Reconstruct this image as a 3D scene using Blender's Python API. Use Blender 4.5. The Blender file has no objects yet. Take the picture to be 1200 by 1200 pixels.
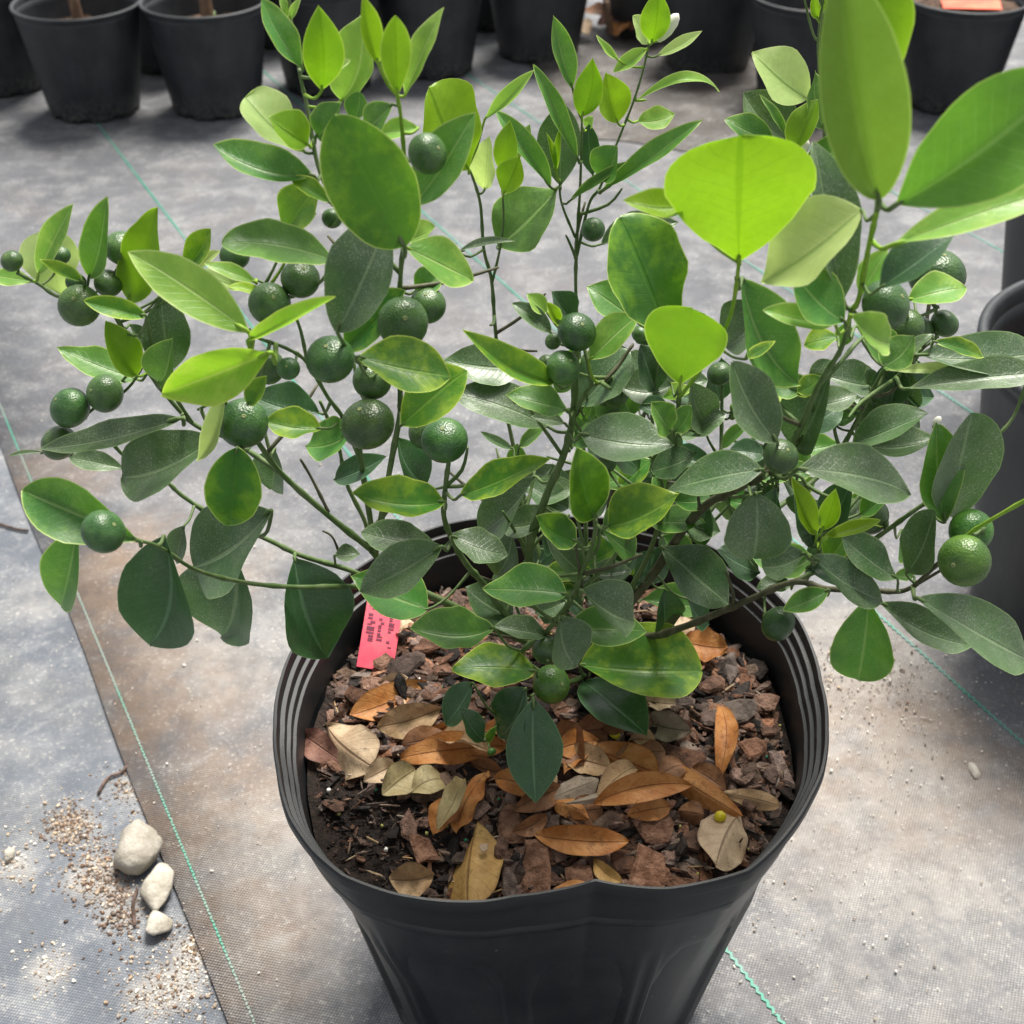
import bpy, bmesh, math, random
from mathutils import Vector, Matrix, noise
R = math.radians
rnd = random.Random(7)

# ------------------------------------------------------------------ camera, sky, sun, exposure
scene = bpy.context.scene
F, CAMH = 1600.0, 0.92                       # focal length in photo pixels (1200 px frame), eye height in metres
TH = math.atan(1170 / F)                     # the ground lines vanish 1170 px above the picture centre
CT, ST = math.cos(TH), math.sin(TH)
cam = bpy.data.cameras.new('camera'); camo = bpy.data.objects.new('camera', cam)
scene.collection.objects.link(camo); scene.camera = camo
cam.sensor_width = 36; cam.lens = 36 * F / 1200; cam.clip_start = 0.02; cam.clip_end = 200
camo.location = (0, 0, CAMH); camo.rotation_euler = (math.pi / 2 - TH, 0, 0)
cam.dof.use_dof = True; cam.dof.focus_distance = 0.80; cam.dof.aperture_fstop = 15

SUN_EL, SUN_AZ = R(63), R(20)                # azimuth measured from +Y towards +X: the light comes from behind the plant
world = bpy.data.worlds.new('World'); scene.world = world; world.use_nodes = True
wn = world.node_tree; wn.nodes.clear()
sky = wn.nodes.new('ShaderNodeTexSky'); sky.sky_type = 'NISHITA'; sky.sun_disc = False
sky.sun_elevation = SUN_EL; sky.sun_rotation = SUN_AZ; sky.dust_density = 3.0; sky.air_density = 1.0
hsv = wn.nodes.new('ShaderNodeHueSaturation'); hsv.inputs['Saturation'].default_value = 0.16   # thin cloud
bg = wn.nodes.new('ShaderNodeBackground'); bg.inputs['Strength'].default_value = 0.085
wo = wn.nodes.new('ShaderNodeOutputWorld')
wn.links.new(sky.outputs[0], hsv.inputs['Color']); wn.links.new(hsv.outputs[0], bg.inputs['Color'])
wn.links.new(bg.outputs[0], wo.inputs['Surface'])
sun = bpy.data.lights.new('sun', 'SUN'); sun.energy = 3.5; sun.angle = R(24); sun.color = (1.0, 0.95, 0.87)
suno = bpy.data.objects.new('sun', sun); scene.collection.objects.link(suno)
suno.rotation_euler = (math.pi / 2 - SUN_EL, 0, math.pi - SUN_AZ)
scene.view_settings.view_transform = 'Standard'; scene.view_settings.look = 'None'
scene.view_settings.exposure = 0.95; scene.view_settings.gamma = 1
scene.render.resolution_x = scene.render.resolution_y = 1024

# ------------------------------------------------------------------ helpers
col = scene.collection
def at(px, py, Y):                           # the point on a photo pixel's ray at distance Y along the ground
    u, v = (px - 600) / F, (py - 600) / F
    k = Y / (CT - v * ST)
    return Vector((u * k, Y, CAMH - (ST + v * CT) * k))
def on_z(px, py, z):                         # the point on a photo pixel's ray at height z
    u, v = (px - 600) / F, (py - 600) / F
    k = (CAMH - z) / (ST + v * CT)
    return Vector((u * k, (CT - v * ST) * k, z))
def depth(p): return p.y * CT + (CAMH - p.z) * ST
def pxm(n, p): return n / F * depth(p)       # n photo pixels at point p, in metres
def to_px(p):
    d = depth(p); return 600 + F * p.x / d, 600 + F * (-p.y * ST + (CAMH - p.z) * CT) / d

def tag(o, label=None, cat=None, group=None, kind=None):
    if label: o['label'] = label
    if cat: o['category'] = cat
    if group: o['group'] = group
    if kind: o['kind'] = kind
    return o
def empty(name, loc):
    o = bpy.data.objects.new(name, None); o.empty_display_size = 0.05; col.objects.link(o); o.location = loc; return o
def link(name, me, parent=None, loc=None):
    o = bpy.data.objects.new(name, me); col.objects.link(o)
    if parent: o.parent = parent
    if loc is not None: o.location = loc
    return o
def mesh(name, V, Fc, mats, smooth=True, idx=None, uv=None, uv2=None):
    me = bpy.data.meshes.new(name); me.from_pydata([tuple(v) for v in V], [], Fc)
    for m in (mats if isinstance(mats, (list, tuple)) else [mats]): me.materials.append(m)
    if smooth: me.polygons.foreach_set('use_smooth', [True] * len(me.polygons))
    if idx: me.polygons.foreach_set('material_index', idx)
    if uv:
        l = me.uv_layers.new(name='uv')
        for i, lp in enumerate(me.loops): l.data[i].uv = uv[lp.vertex_index]
    if uv2:
        l = me.uv_layers.new(name='edge')
        for i, lp in enumerate(me.loops): l.data[i].uv = uv2[lp.vertex_index]
    me.update(); return me
def lathe(prof, n, fn=None, close=False):    # profile of (radius, z); fn(r, z, angle, row) -> (r, z) bends it
    V, Fc = [], []
    for j, (r, z) in enumerate(prof):
        for i in range(n):
            a = 2 * math.pi * i / n
            rr, zz = fn(r, z, a, j) if fn else (r, z)
            V.append((rr * math.cos(a), rr * math.sin(a), zz))
    for j in range(len(prof) - 1):
        for i in range(n):
            k = (i + 1) % n
            Fc.append((j * n + i, j * n + k, (j + 1) * n + k, (j + 1) * n + i))
    if close: Fc.append(tuple(range((len(prof) - 1) * n, len(prof) * n)))
    return V, Fc
def tube(pts, rads, n=7, V=None, Fc=None, cap=True):
    V = [] if V is None else V; Fc = [] if Fc is None else Fc
    b0 = len(V); ref = None
    for i, p in enumerate(pts):
        t = (pts[min(i + 1, len(pts) - 1)] - pts[max(i - 1, 0)]).normalized()
        if ref is None: ref = t.orthogonal().normalized()
        ref = (ref - t * ref.dot(t)).normalized(); b = t.cross(ref)
        for k in range(n):
            a = 2 * math.pi * k / n
            V.append(p + (ref * math.cos(a) + b * math.sin(a)) * rads[i])
    for i in range(len(pts) - 1):
        for k in range(n):
            q = (k + 1) % n
            Fc.append((b0 + i * n + k, b0 + i * n + q, b0 + (i + 1) * n + q, b0 + (i + 1) * n + k))
    if cap:
        Fc.append(tuple(b0 + k for k in reversed(range(n)))); e = b0 + (len(pts) - 1) * n
        Fc.append(tuple(e + k for k in range(n)))
    return V, Fc
def smooth_path(pts, per=5):                 # Catmull-Rom through the points; each point is a Vector
    out = []; n = len(pts)
    for i in range(n - 1):
        p0, p1, p2, p3 = pts[max(i - 1, 0)], pts[i], pts[i + 1], pts[min(i + 2, n - 1)]
        for k in range(per):
            t = k / per
            out.append(0.5 * ((2 * p1) + (p2 - p0) * t + (2 * p0 - 5 * p1 + 4 * p2 - p3) * t * t + (3 * p1 - p0 - 3 * p2 + p3) * t ** 3))
    out.append(pts[-1].copy()); return out

# ------------------------------------------------------------------ materials
class NT:
    def __init__(s, name):
        s.m = bpy.data.materials.new(name); s.m.use_nodes = True; s.t = s.m.node_tree; s.t.nodes.clear()
        s.out = s.n('ShaderNodeOutputMaterial')
    def n(s, ty, **kw):
        x = s.t.nodes.new(ty)
        for k, v in kw.items(): setattr(x, k, v)
        return x
    def l(s, a, b): s.t.links.new(a, b)
    def inp(s, sock, v):
        if hasattr(v, 'links') or hasattr(v, 'is_linked'): s.l(v, sock)
        else: sock.default_value = v
    def math(s, op, a, b=0.0, clamp=False):
        x = s.n('ShaderNodeMath', operation=op, use_clamp=clamp); s.inp(x.inputs[0], a); s.inp(x.inputs[1], b); return x.outputs[0]
    def step(s, v, lo, hi, a=0.0, b=1.0):
        x = s.n('ShaderNodeMapRange', interpolation_type='SMOOTHSTEP')
        s.inp(x.inputs[0], v); x.inputs[1].default_value = lo; x.inputs[2].default_value = hi
        x.inputs[3].default_value = a; x.inputs[4].default_value = b; return x.outputs[0]
    def mix(s, f, a, b, blend='MIX'):
        x = s.n('ShaderNodeMix', data_type='RGBA', blend_type=blend, clamp_factor=True)
        s.inp(x.inputs[0], f); s.inp(x.inputs[6], a if not isinstance(a, tuple) else (*a[:3], 1)); s.inp(x.inputs[7], b if not isinstance(b, tuple) else (*b[:3], 1))
        return x.outputs[2]
    def noise(s, vec, scale, detail=3.0, rough=0.55, dist=0.0):
        x = s.n('ShaderNodeTexNoise'); x.inputs['Scale'].default_value = scale; x.inputs['Detail'].default_value = detail
        x.inputs['Roughness'].default_value = rough; x.inputs['Distortion'].default_value = dist
        if vec is not None: s.l(vec, x.inputs['Vector'])
        return x.outputs['Fac']
    def voro(s, vec, scale, feature='F1'):
        x = s.n('ShaderNodeTexVoronoi', feature=feature); x.inputs['Scale'].default_value = scale
        if vec is not None: s.l(vec, x.inputs['Vector'])
        return x
    def coord(s, rand=False, rot=None, scl=None):
        c = s.n('ShaderNodeTexCoord').outputs['Object']
        if rand:
            oi = s.n('ShaderNodeObjectInfo'); a = s.n('ShaderNodeVectorMath', operation='SCALE'); a.inputs[0].default_value = (7.3, 3.1, 5.7)
            s.l(oi.outputs['Random'], a.inputs['Scale']); b = s.n('ShaderNodeVectorMath', operation='ADD'); s.l(c, b.inputs[0]); s.l(a.outputs[0], b.inputs[1])
            c = b.outputs[0]
        if rot or scl:
            m = s.n('ShaderNodeMapping'); s.l(c, m.inputs['Vector'])
            if rot: m.inputs['Rotation'].default_value = rot
            if scl: m.inputs['Scale'].default_value = scl
            c = m.outputs[0]
        return c
    def bump(s, h, strength, dist):
        x = s.n('ShaderNodeBump'); x.inputs['Strength'].default_value = strength; x.inputs['Distance'].default_value = dist; s.l(h, x.inputs['Height']); return x.outputs[0]
    def bsdf(s, colr, rough=0.6, normal=None, spec=0.5, final=True):
        p = s.n('ShaderNodeBsdfPrincipled'); s.inp(p.inputs['Base Color'], colr if not isinstance(colr, tuple) else (*colr[:3], 1))
        s.inp(p.inputs['Roughness'], rough); p.inputs['Specular IOR Level'].default_value = spec
        if normal is not None: s.l(normal, p.inputs['Normal'])
        if final: s.l(p.outputs[0], s.out.inputs[0])
        return p

def srgb(r, g, b, k=1.0):
    f = lambda c: (c / 255 / 12.92 if c / 255 <= 0.04045 else ((c / 255 + 0.055) / 1.055) ** 2.4) * k
    return (f(r), f(g), f(b))

def leaf_material(name, base, blotch, blotch_amt, margin, rib, dust, transl, rough, tcol, spec=0.4):
    t = NT(name); c = t.coord(rand=True)
    uvn = t.n('ShaderNodeUVMap'); uvn.uv_map = 'uv'; sp = t.n('ShaderNodeSeparateXYZ'); t.l(uvn.outputs[0], sp.inputs[0])
    u = sp.outputs[0]; v = t.math('ABSOLUTE', t.math('SUBTRACT', t.math('MULTIPLY', sp.outputs[1], 2.0), 1.0))
    oi = t.n('ShaderNodeObjectInfo').outputs['Random']
    n1 = t.noise(c, 85, 5, 0.65); n2 = t.noise(c, 260, 4, 0.6)
    hs = t.n('ShaderNodeHueSaturation'); hs.inputs['Color'].default_value = (*base, 1)
    t.l(t.math('ADD', t.math('MULTIPLY', oi, 0.035), 0.4825), hs.inputs['Hue'])
    t.l(t.math('ADD', t.math('MULTIPLY', t.math('FRACT', t.math('MULTIPLY', oi, 17.0)), 0.45), 0.78), hs.inputs['Value'])
    cc = hs.outputs[0]
    cc = t.mix(t.math('MULTIPLY', t.step(t.math('ADD', t.math('ADD', n1, t.math('MULTIPLY', n2, 0.35)), t.math('ADD', t.math('MULTIPLY', t.math('POWER', v, 2.0), 0.20), t.math('SUBTRACT', t.math('MULTIPLY', u, 0.12), 0.12))), 0.58, 0.92), blotch_amt), cc, blotch)
    cc = t.mix(t.step(n2, 0.35, 0.7, 0.0, 0.28), cc, tuple(x * 0.62 for x in base))
    # side veins run from the midrib towards the tip
    w = t.math('FRACT', t.math('ADD', t.math('MULTIPLY', t.math('SUBTRACT', u, t.math('MULTIPLY', v, 0.22)), 11.0), t.math('MULTIPLY', n1, 0.6)))
    vein = t.math('MULTIPLY', t.step(t.math('ABSOLUTE', t.math('SUBTRACT', w, 0.5)), 0.0, 0.09, 1.0, 0.0), t.step(v, 0.55, 0.95, 1.0, 0.0))
    cc = t.mix(t.math('MULTIPLY', vein, 0.11 if dust > .1 else 0.24), cc, rib)
    cc = t.mix(t.step(t.noise(c, 480, 2), 0.68, 0.74, 0.0, 0.35), cc, tuple(x * .55 for x in base))
    mid = t.step(v, 0.025, 0.075, 1.0, 0.0)
    cc = t.mix(t.math('MULTIPLY', mid, 0.55), cc, rib)
    if dust > 0:
        sp1 = t.step(t.noise(c, 1050, 3, 0.7), 0.50, 0.66); lo = t.step(t.noise(c, 45, 3), 0.28, 0.70, 0.25, 1.0)
        dm = t.math('MULTIPLY', t.math('ADD', t.math('MULTIPLY', sp1, 0.80), 0.24), t.math('MULTIPLY', lo, dust))
        cc = t.mix(dm, cc, (0.42, 0.46, 0.36))
    ue = t.n('ShaderNodeUVMap'); ue.uv_map = 'edge'; se = t.n('ShaderNodeSeparateXYZ'); t.l(ue.outputs[0], se.inputs[0])
    edge = t.step(se.outputs[0], 0.35, 0.75, 1.0, 0.0)     # millimetres from the blade's edge
    cc = t.mix(t.math('MULTIPLY', edge, 0.8), cc, margin)
    h = t.math('ADD', t.math('MULTIPLY', vein, -0.14), t.math('ADD', t.math('MULTIPLY', mid, -0.9), t.math('MULTIPLY', n2, 0.5)))
    nb = t.bump(h, 0.55, 0.0007)
    p = t.bsdf(cc, rough, nb, spec, final=False)
    tr = t.n('ShaderNodeBsdfTranslucent'); t.l(t.mix(0.55, cc, tcol), tr.inputs['Color'])
    mx = t.n('ShaderNodeMixShader'); mx.inputs[0].default_value = transl
    t.l(p.outputs[0], mx.inputs[1]); t.l(tr.outputs[0], mx.inputs[2]); t.l(mx.outputs[0], t.out.inputs[0])
    return t.m

MG = srgb(170, 190, 90)
LEAF = {
 'D': leaf_material('leaf_dusty',   srgb(52, 88, 40),  srgb(76, 112, 48), .6, srgb(128, 150, 100), srgb(128, 152, 108), .56, .16, .36, srgb(90, 140, 30), .6),
 'T': leaf_material('leaf_dark',    srgb(36, 74, 38),  srgb(52, 96, 42), .6, srgb(96, 128, 88),  srgb(104, 138, 104),  .22, .16, .34, srgb(80, 140, 30), .55),
 'G': leaf_material('leaf_green',   srgb(66, 118, 42), srgb(112, 158, 58), .7, srgb(186, 206, 118), srgb(146, 178, 104), .26, .28, .36, srgb(120, 180, 25)),
 'H': leaf_material('leaf_glossy',  srgb(84, 140, 42), srgb(108, 160, 56), .5, srgb(186, 210, 110), srgb(150, 190, 100), .05, .30, .30, srgb(120, 185, 25), .55),
 'V': leaf_material('leaf_mottled', srgb(66, 120, 34), srgb(160, 188, 44), .75, srgb(205, 222, 105), srgb(132, 172, 70), .16, .34, .34, srgb(135, 192, 15)),
 'U': leaf_material('leaf_deep',    srgb(44, 98, 28), srgb(118, 162, 34), .90, srgb(205, 222, 125), srgb(66, 118, 36), .06, .26, .36, srgb(120, 185, 15)),
 'K': leaf_material('leaf_olive',   srgb(100, 146, 34), srgb(135, 168, 44), .5, srgb(196, 218, 110), srgb(95, 135, 30), .04, .44, .40, srgb(140, 190, 10)),
 'O': leaf_material('leaf_underside', srgb(104, 142, 52), srgb(124, 158, 66), .5, srgb(176, 200, 104), srgb(86, 124, 40), .04, .34, .42, srgb(120, 165, 25)),
 'B': leaf_material('leaf_young',   srgb(124, 168, 30), srgb(150, 190, 46), .6, srgb(194, 216, 100), srgb(74, 122, 12), .03, .50, .38, srgb(138, 188, 10)),
 'L': leaf_material('leaf_light',   srgb(124, 172, 72), srgb(170, 204, 92), .8, srgb(214, 230, 150), srgb(190, 214, 135), .12, .38, .36, srgb(150, 200, 40)),
 'P': leaf_material('leaf_pale',    srgb(186, 212, 132), srgb(205, 224, 150), .6, srgb(220, 236, 170), srgb(150, 186, 104), .04, .50, .46, srgb(196, 226, 100)),
 'Y': leaf_material('leaf_lime',    srgb(158, 208, 52), srgb(200, 226, 96), .8, srgb(214, 234, 110), srgb(210, 230, 120), .05, .42, .36, srgb(165, 210, 20)),
}

def stem_mat(name, a, b):
    t = NT(name); c = t.coord(rand=True, scl=(1, 1, 0.4))
    cc = t.mix(t.step(t.noise(c, 160, 4), 0.35, 0.7), a, b)
    t.bsdf(cc, 0.6, t.bump(t.noise(c, 420, 3), 0.4, 0.0006), 0.35); return t.m
M_STEM = stem_mat('green_stem', srgb(78, 104, 52), srgb(105, 122, 78))
M_TWIG = stem_mat('young_stem', srgb(118, 156, 42), srgb(140, 172, 60))
M_WOOD = stem_mat('woody_stem', srgb(70, 72, 48), srgb(98, 96, 74))
M_BARK = stem_mat('sapling_bark', srgb(110, 86, 68), srgb(140, 115, 92))

def fruit_mat(name, a, b):
    t = NT(name); c = t.coord(rand=True)
    cc = t.mix(t.step(t.noise(c, 1.3, 4), 0.35, 0.7), a, b)
    hs = t.n('ShaderNodeHueSaturation'); t.l(cc, hs.inputs['Color']); oi = t.n('ShaderNodeObjectInfo').outputs['Random']
    t.l(t.math('ADD', t.math('MULTIPLY', oi, .5), .8), hs.inputs['Value']); t.l(t.math('ADD', t.math('MULTIPLY', t.math('FRACT', t.math('MULTIPLY', oi, 7.0)), -.035), .505), hs.inputs['Hue']); cc = hs.outputs[0]
    cc = t.mix(t.step(t.noise(c, 2.6, 5, .7), .66, .74, 0, .55), cc, srgb(128, 132, 96))
    vd = t.voro(c, 11).outputs['Distance']
    cc = t.mix(t.step(vd, 0.0, 0.35, 0.28, 0.0), cc, tuple(x * 1.9 for x in b))
    cc = t.mix(t.step(t.noise(c, 14, 3), 0.58, 0.72, 0.0, 0.22), cc, (0.35, 0.4, 0.33))
    t.bsdf(cc, 0.33, t.bump(t.math('ADD', vd, t.math('MULTIPLY', t.noise(c, 2.2, 3), 1.2)), 0.13, 0.03), 0.5); return t.m
M_FRUIT = fruit_mat('fruit_skin', srgb(46, 80, 38), srgb(70, 104, 52))
M_FRUITL = fruit_mat('fruit_skin_light', srgb(50, 98, 32), srgb(76, 122, 46))
M_FRUITY = fruit_mat('fruit_skin_yellow', srgb(190, 190, 20), srgb(215, 205, 40))
t = NT('fruit_scar'); t.bsdf(srgb(130, 140, 90), 0.7); M_SCAR = t.m
t = NT('petal'); t.bsdf(srgb(238, 236, 218), 0.5); M_PETAL = t.m

def plastic(name, base, dust, rough):
    t = NT(name); c = t.coord(rand=True)
    n1 = t.noise(c, 14, 5, 0.6); n2 = t.noise(c, 160, 4, 0.6)
    st = t.n('ShaderNodeMapping'); t.l(c, st.inputs['Vector']); st.inputs['Scale'].default_value = (60, 60, 5)
    n3 = t.noise(st.outputs[0], 1.0, 4, 0.6)
    sep = t.n('ShaderNodeSeparateXYZ'); t.l(t.n('ShaderNodeTexCoord').outputs['Object'], sep.inputs[0])
    low = t.step(sep.outputs[2], 0.0, 0.06, 1.0, 0.0)
    cc = t.mix(t.step(t.math('ADD', n1, t.math('MULTIPLY', n3, 0.35)), 0.45, 0.95, 0.0, dust), base, srgb(112, 116, 118))
    cc = t.mix(t.math('MULTIPLY', t.step(n2, 0.55, 0.75), dust * 0.4), cc, srgb(130, 130, 126))
    cc = t.mix(t.math('MULTIPLY', low, t.step(n2, 0.42, 0.6, 0.0, 0.30)), cc, srgb(130, 124, 112))
    vs = t.voro(c, 38).outputs['Distance']
    cc = t.mix(t.step(vs, 0.02, 0.06, 0.30, 0.0), cc, srgb(150, 148, 140))
    t.bsdf(cc, t.math('ADD', t.math('MULTIPLY', n1, 0.25), rough - 0.1), t.bump(n2, 0.12, 0.0008), 0.5); return t.m
M_POT = plastic('black_plastic', srgb(20, 24, 28), 0.12, 0.34)
M_RIM = plastic('black_plastic_lip', srgb(18, 21, 24), 0.04, 0.46)
M_POTB = plastic('black_plastic_dusty', srgb(29, 34, 39), 0.16, 0.5)

LROT = math.atan2(0.461, 0.887)              # the woven lines run towards (-0.461, 0.887)
def fabric(name, dark, light, stain, stain_amt, pale_amt, seed, spots=(), dusts=()):
    t = NT(name); c0 = t.n('ShaderNodeTexCoord').outputs['Object']
    m = t.n('ShaderNodeMapping'); t.l(c0, m.inputs['Vector']); m.inputs['Rotation'].default_value = (0, 0, -LROT); c = m.outputs[0]
    m2 = t.n('ShaderNodeMapping'); t.l(c0, m2.inputs['Vector']); m2.inputs['Location'].default_value = (seed, seed * 2.3, 0); s = m2.outputs[0]
    m3 = t.n('ShaderNodeMapping'); t.l(c, m3.inputs['Vector']); m3.inputs['Scale'].default_value = (9, 24, 1); m3.inputs['Location'].default_value = (seed, 0, 0)
    sp = t.n('ShaderNodeSeparateXYZ'); t.l(c, sp.inputs[0])
    wob = t.math('MULTIPLY', t.noise(s, 55, 2), 0.9)
    kx = t.math('SINE', t.math('ADD', t.math('MULTIPLY', sp.outputs[0], 2 * math.pi / 0.0036), wob))
    ky = t.math('SINE', t.math('ADD', t.math('MULTIPLY', sp.outputs[1], 2 * math.pi / 0.0030), wob))
    wv = t.math('ADD', t.math('MULTIPLY', t.math('MULTIPLY', kx, ky), 0.5), 0.5)
    big = t.noise(s, 3.2, 5, 0.62, 0.4); med = t.noise(s, 16, 5, 0.65); fin = t.noise(s, 260, 4, 0.7); smr = t.noise(m3.outputs[0], 1.0, 6, 0.68, 0.6)
    cc = t.mix(t.step(big, 0.3, 0.72), dark, light)
    cc = t.mix(t.math('MULTIPLY', t.step(med, 0.44, 0.66), pale_amt), cc, srgb(166, 167, 168))
    st = t.math('MULTIPLY', t.step(t.noise(s, 5.5, 5, 0.6, 0.8), 0.45, 0.66), stain_amt)
    for (x, y, r, a) in spots:                # worn brown patches of the sheet
        vm = t.n('ShaderNodeVectorMath', operation='DISTANCE'); t.l(c0, vm.inputs[0]); vm.inputs[1].default_value = (x, y, 0)
        dd = t.math('ADD', vm.outputs['Value'], t.math('MULTIPLY', t.math('SUBTRACT', t.noise(s, 9, 4, 0.6), 0.5), r * 1.6))
        st = t.math('MAXIMUM', st, t.step(dd, r * 0.35, r * 1.25, a, 0.0))
    cc = t.mix(t.math('MULTIPLY', st, t.step(t.noise(s, 24, 5, 0.65), 0.30, 0.60, 0.35, 1.0)), cc, stain)
    for (x, y, r, a) in dusts:                # pale dried dust
        vm = t.n('ShaderNodeVectorMath', operation='DISTANCE'); t.l(c0, vm.inputs[0]); vm.inputs[1].default_value = (x, y, 0)
        dd = t.math('ADD', vm.outputs['Value'], t.math('MULTIPLY', t.math('SUBTRACT', t.noise(s, 14, 5, 0.65), 0.5), r * 1.8))
        cc = t.mix(t.math('MULTIPLY', t.step(dd, r * 0.3, r * 1.2, a, 0.0), t.step(t.noise(s, 40, 5, 0.7), .3, .62, .3, 1)), cc, srgb(170, 165, 158))
    cc = t.mix(t.step(t.noise(s, 7.5, 4, 0.6), 0.62, 0.74, 0.0, 0.24), cc, tuple(x * 0.45 for x in dark))
    cc = t.mix(t.step(smr, 0.54, 0.76, 0.0, 0.32), cc, srgb(188, 188, 188))
    cc = t.mix(t.math('MULTIPLY', t.step(wv, 0.15, 0.75, 0.42, 0.0), t.step(t.noise(s, 30, 4, .65), .3, .7, .2, 1.0)), cc, tuple(x * 0.25 for x in dark))
    cc = t.mix(t.math('MULTIPLY', t.step(wv, 0.72, 0.95), t.step(t.math('MULTIPLY', t.math('ADD', med, fin), .5), 0.40, 0.62, 0.0, 0.55)), cc, srgb(196, 194, 190))
    sand = t.math('MULTIPLY', t.step(fin, 0.54, 0.72), t.step(med, 0.38, 0.68, 0.15, 0.7))
    cc = t.mix(sand, cc, srgb(200, 195, 186))
    vd = t.voro(s, 60).outputs['Distance']
    cc = t.mix(t.step(vd, 0.02, 0.06, 0.7, 0.0), cc, srgb(215, 210, 200))
    hh = t.math('ADD', t.math('MULTIPLY', wv, 0.7), t.math('MULTIPLY', fin, 0.7))
    b1 = t.bump(hh, 0.7, 0.0010)
    b2 = t.n('ShaderNodeBump'); b2.inputs['Strength'].default_value = 0.5; b2.inputs['Distance'].default_value = 0.012
    t.l(t.noise(s, 9, 3, 0.5), b2.inputs['Height']); t.l(b1, b2.inputs['Normal'])
    t.bsdf(cc, 0.6, b2.outputs[0], 0.4); return t.m
def gp(px, py): q = on_z(px, py, 0.0); return q.x, q.y
M_FABL = fabric('weed_fabric_grey', srgb(84, 91, 101), srgb(101, 107, 116), srgb(118, 114, 106), .25, .28, 3.0, (), [(*gp(*q[:2]), q[2], q[3]) for q in ((82, 968, .025, .8), (115, 1025, .03, .75), (140, 1060, .025, .7), (195, 1160, .03, .8), (60, 1135, .022, .6), (22, 1015, .022, .7), (225, 1110, .022, .7), (150, 920, .02, .6), (40, 700, .05, .4))])
M_FABR = fabric('weed_fabric_brown', srgb(88, 91, 97), srgb(104, 106, 111), srgb(142, 120, 100), .10, .26, 11.0,
    [(*gp(*q[:2]), q[2], q[3]) for q in ((150, 690, .13, .85), (190, 820, .11, .75), (250, 950, .11, .7), (270, 1100, .10, .65), (60, 560, .10, .5), (1010, 850, .14, .75), (1110, 930, .12, .55), (980, 980, .10, .35))], [(*gp(*q[:2]), q[2], q[3]) for q in ((1010, 760, .10, .65), (1100, 980, .14, .38), (960, 1080, .12, .3), (1000, 880, .14, .4), (1120, 1120, .12, .3), (300, 760, .12, .5), (320, 1000, .10, .5), (330, 1150, .08, .4), (280, 640, .10, .35))])
M_FABD = fabric('weed_fabric_dark', srgb(58, 54, 52), srgb(78, 73, 68), srgb(84, 72, 60), .5, .12, 23.0)
t = NT('green_yarn'); c = t.coord()
t.bsdf(t.mix(t.step(t.noise(c, 14, 4), 0.38, 0.66), srgb(44, 140, 116), srgb(104, 146, 136)), 0.55); M_YARN = t.m

def simple(name, a, b, scale, rough=0.8, bump=0.5, bd=0.001, rand=True, vary=0.35, spec=0.3, island=0.0):
    t = NT(name); c = t.coord(rand=rand)
    cc = t.mix(t.step(t.noise(c, scale, 5, 0.65), 0.34, 0.68), a, b)
    hs = t.n('ShaderNodeHueSaturation'); t.l(cc, hs.inputs['Color'])
    t.l(t.math('ADD', t.math('MULTIPLY', t.n('ShaderNodeObjectInfo').outputs['Random'], vary), 1 - vary / 2), hs.inputs['Value'])
    cc = hs.outputs[0]
    if island:
        h2 = t.n('ShaderNodeHueSaturation'); t.l(cc, h2.inputs['Color']); ri = t.n('ShaderNodeNewGeometry').outputs['Random Per Island']
        t.l(t.math('ADD', t.math('MULTIPLY', t.math('POWER', ri, 1.6), island * 1.5), 1 - island * 0.62), h2.inputs['Value'])
        t.l(t.math('ADD', t.math('MULTIPLY', t.math('FRACT', t.math('MULTIPLY', ri, 9.0)), 0.6), 0.6), h2.inputs['Saturation']); cc = h2.outputs[0]
    t.bsdf(cc, rough, t.bump(t.noise(c, scale * 3.1, 4, 0.6), bump, bd), spec); return t.m
M_SOIL = simple('soil', srgb(30, 25, 22), srgb(58, 46, 40), 120, 0.9, 0.9, 0.004)
M_BK = [simple('bark_red', srgb(96, 68, 54), srgb(148, 116, 98), 130, 0.75, 1.0, 0.003, island=0.75),
        simple('bark_brown', srgb(66, 46, 36), srgb(118, 88, 72), 110, 0.8, 0.8, 0.002, island=0.75),
        simple('bark_grey', srgb(80, 64, 54), srgb(124, 104, 90), 110, 0.8, 0.8, 0.002, island=0.75),
        simple('crumb_black', srgb(26, 22, 20), srgb(50, 42, 38), 140, 0.85, 0.8, 0.002, island=0.75)]
M_STRAW = simple('straw', srgb(150, 124, 92), srgb(186, 160, 124), 120, 0.8, island=.5)
M_STONE = simple('limestone', srgb(154, 147, 134), srgb(190, 184, 172), 60, 0.85, 0.8, 0.002)
M_SAND = [simple('grit_tan', srgb(150, 132, 114), srgb(190, 174, 154), 200, 0.9, island=.5), simple('grit_brown', srgb(96, 76, 62), srgb(132, 108, 90), 200, 0.9, island=.5), simple('grit_white', srgb(205, 198, 186), srgb(225, 220, 210), 200, 0.9)]
M_PRILL = simple('granule_green', srgb(40, 140, 110), srgb(70, 160, 120), 200); M_PRILLY = simple('granule_yellow', srgb(150, 150, 80), srgb(180, 175, 110), 200)
M_PERL = simple('perlite', srgb(225, 222, 214), srgb(240, 238, 232), 200)
t = NT('tag_plastic'); c = t.coord(); t.bsdf(t.mix(t.step(t.noise(c, 90, 3), .4, .65), srgb(208, 52, 82), srgb(222, 74, 92)), 0.5); M_TAG = t.m
t = NT('tag_ink'); t.bsdf(srgb(104, 26, 58), 0.7); M_INK = t.m
t = NT('orange_card'); c = t.coord(); t.bsdf(t.mix(t.step(t.noise(c, 30, 3), .4, .65), srgb(226, 84, 50), srgb(240, 110, 70)), 0.6); M_ORANGE = t.m

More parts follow.
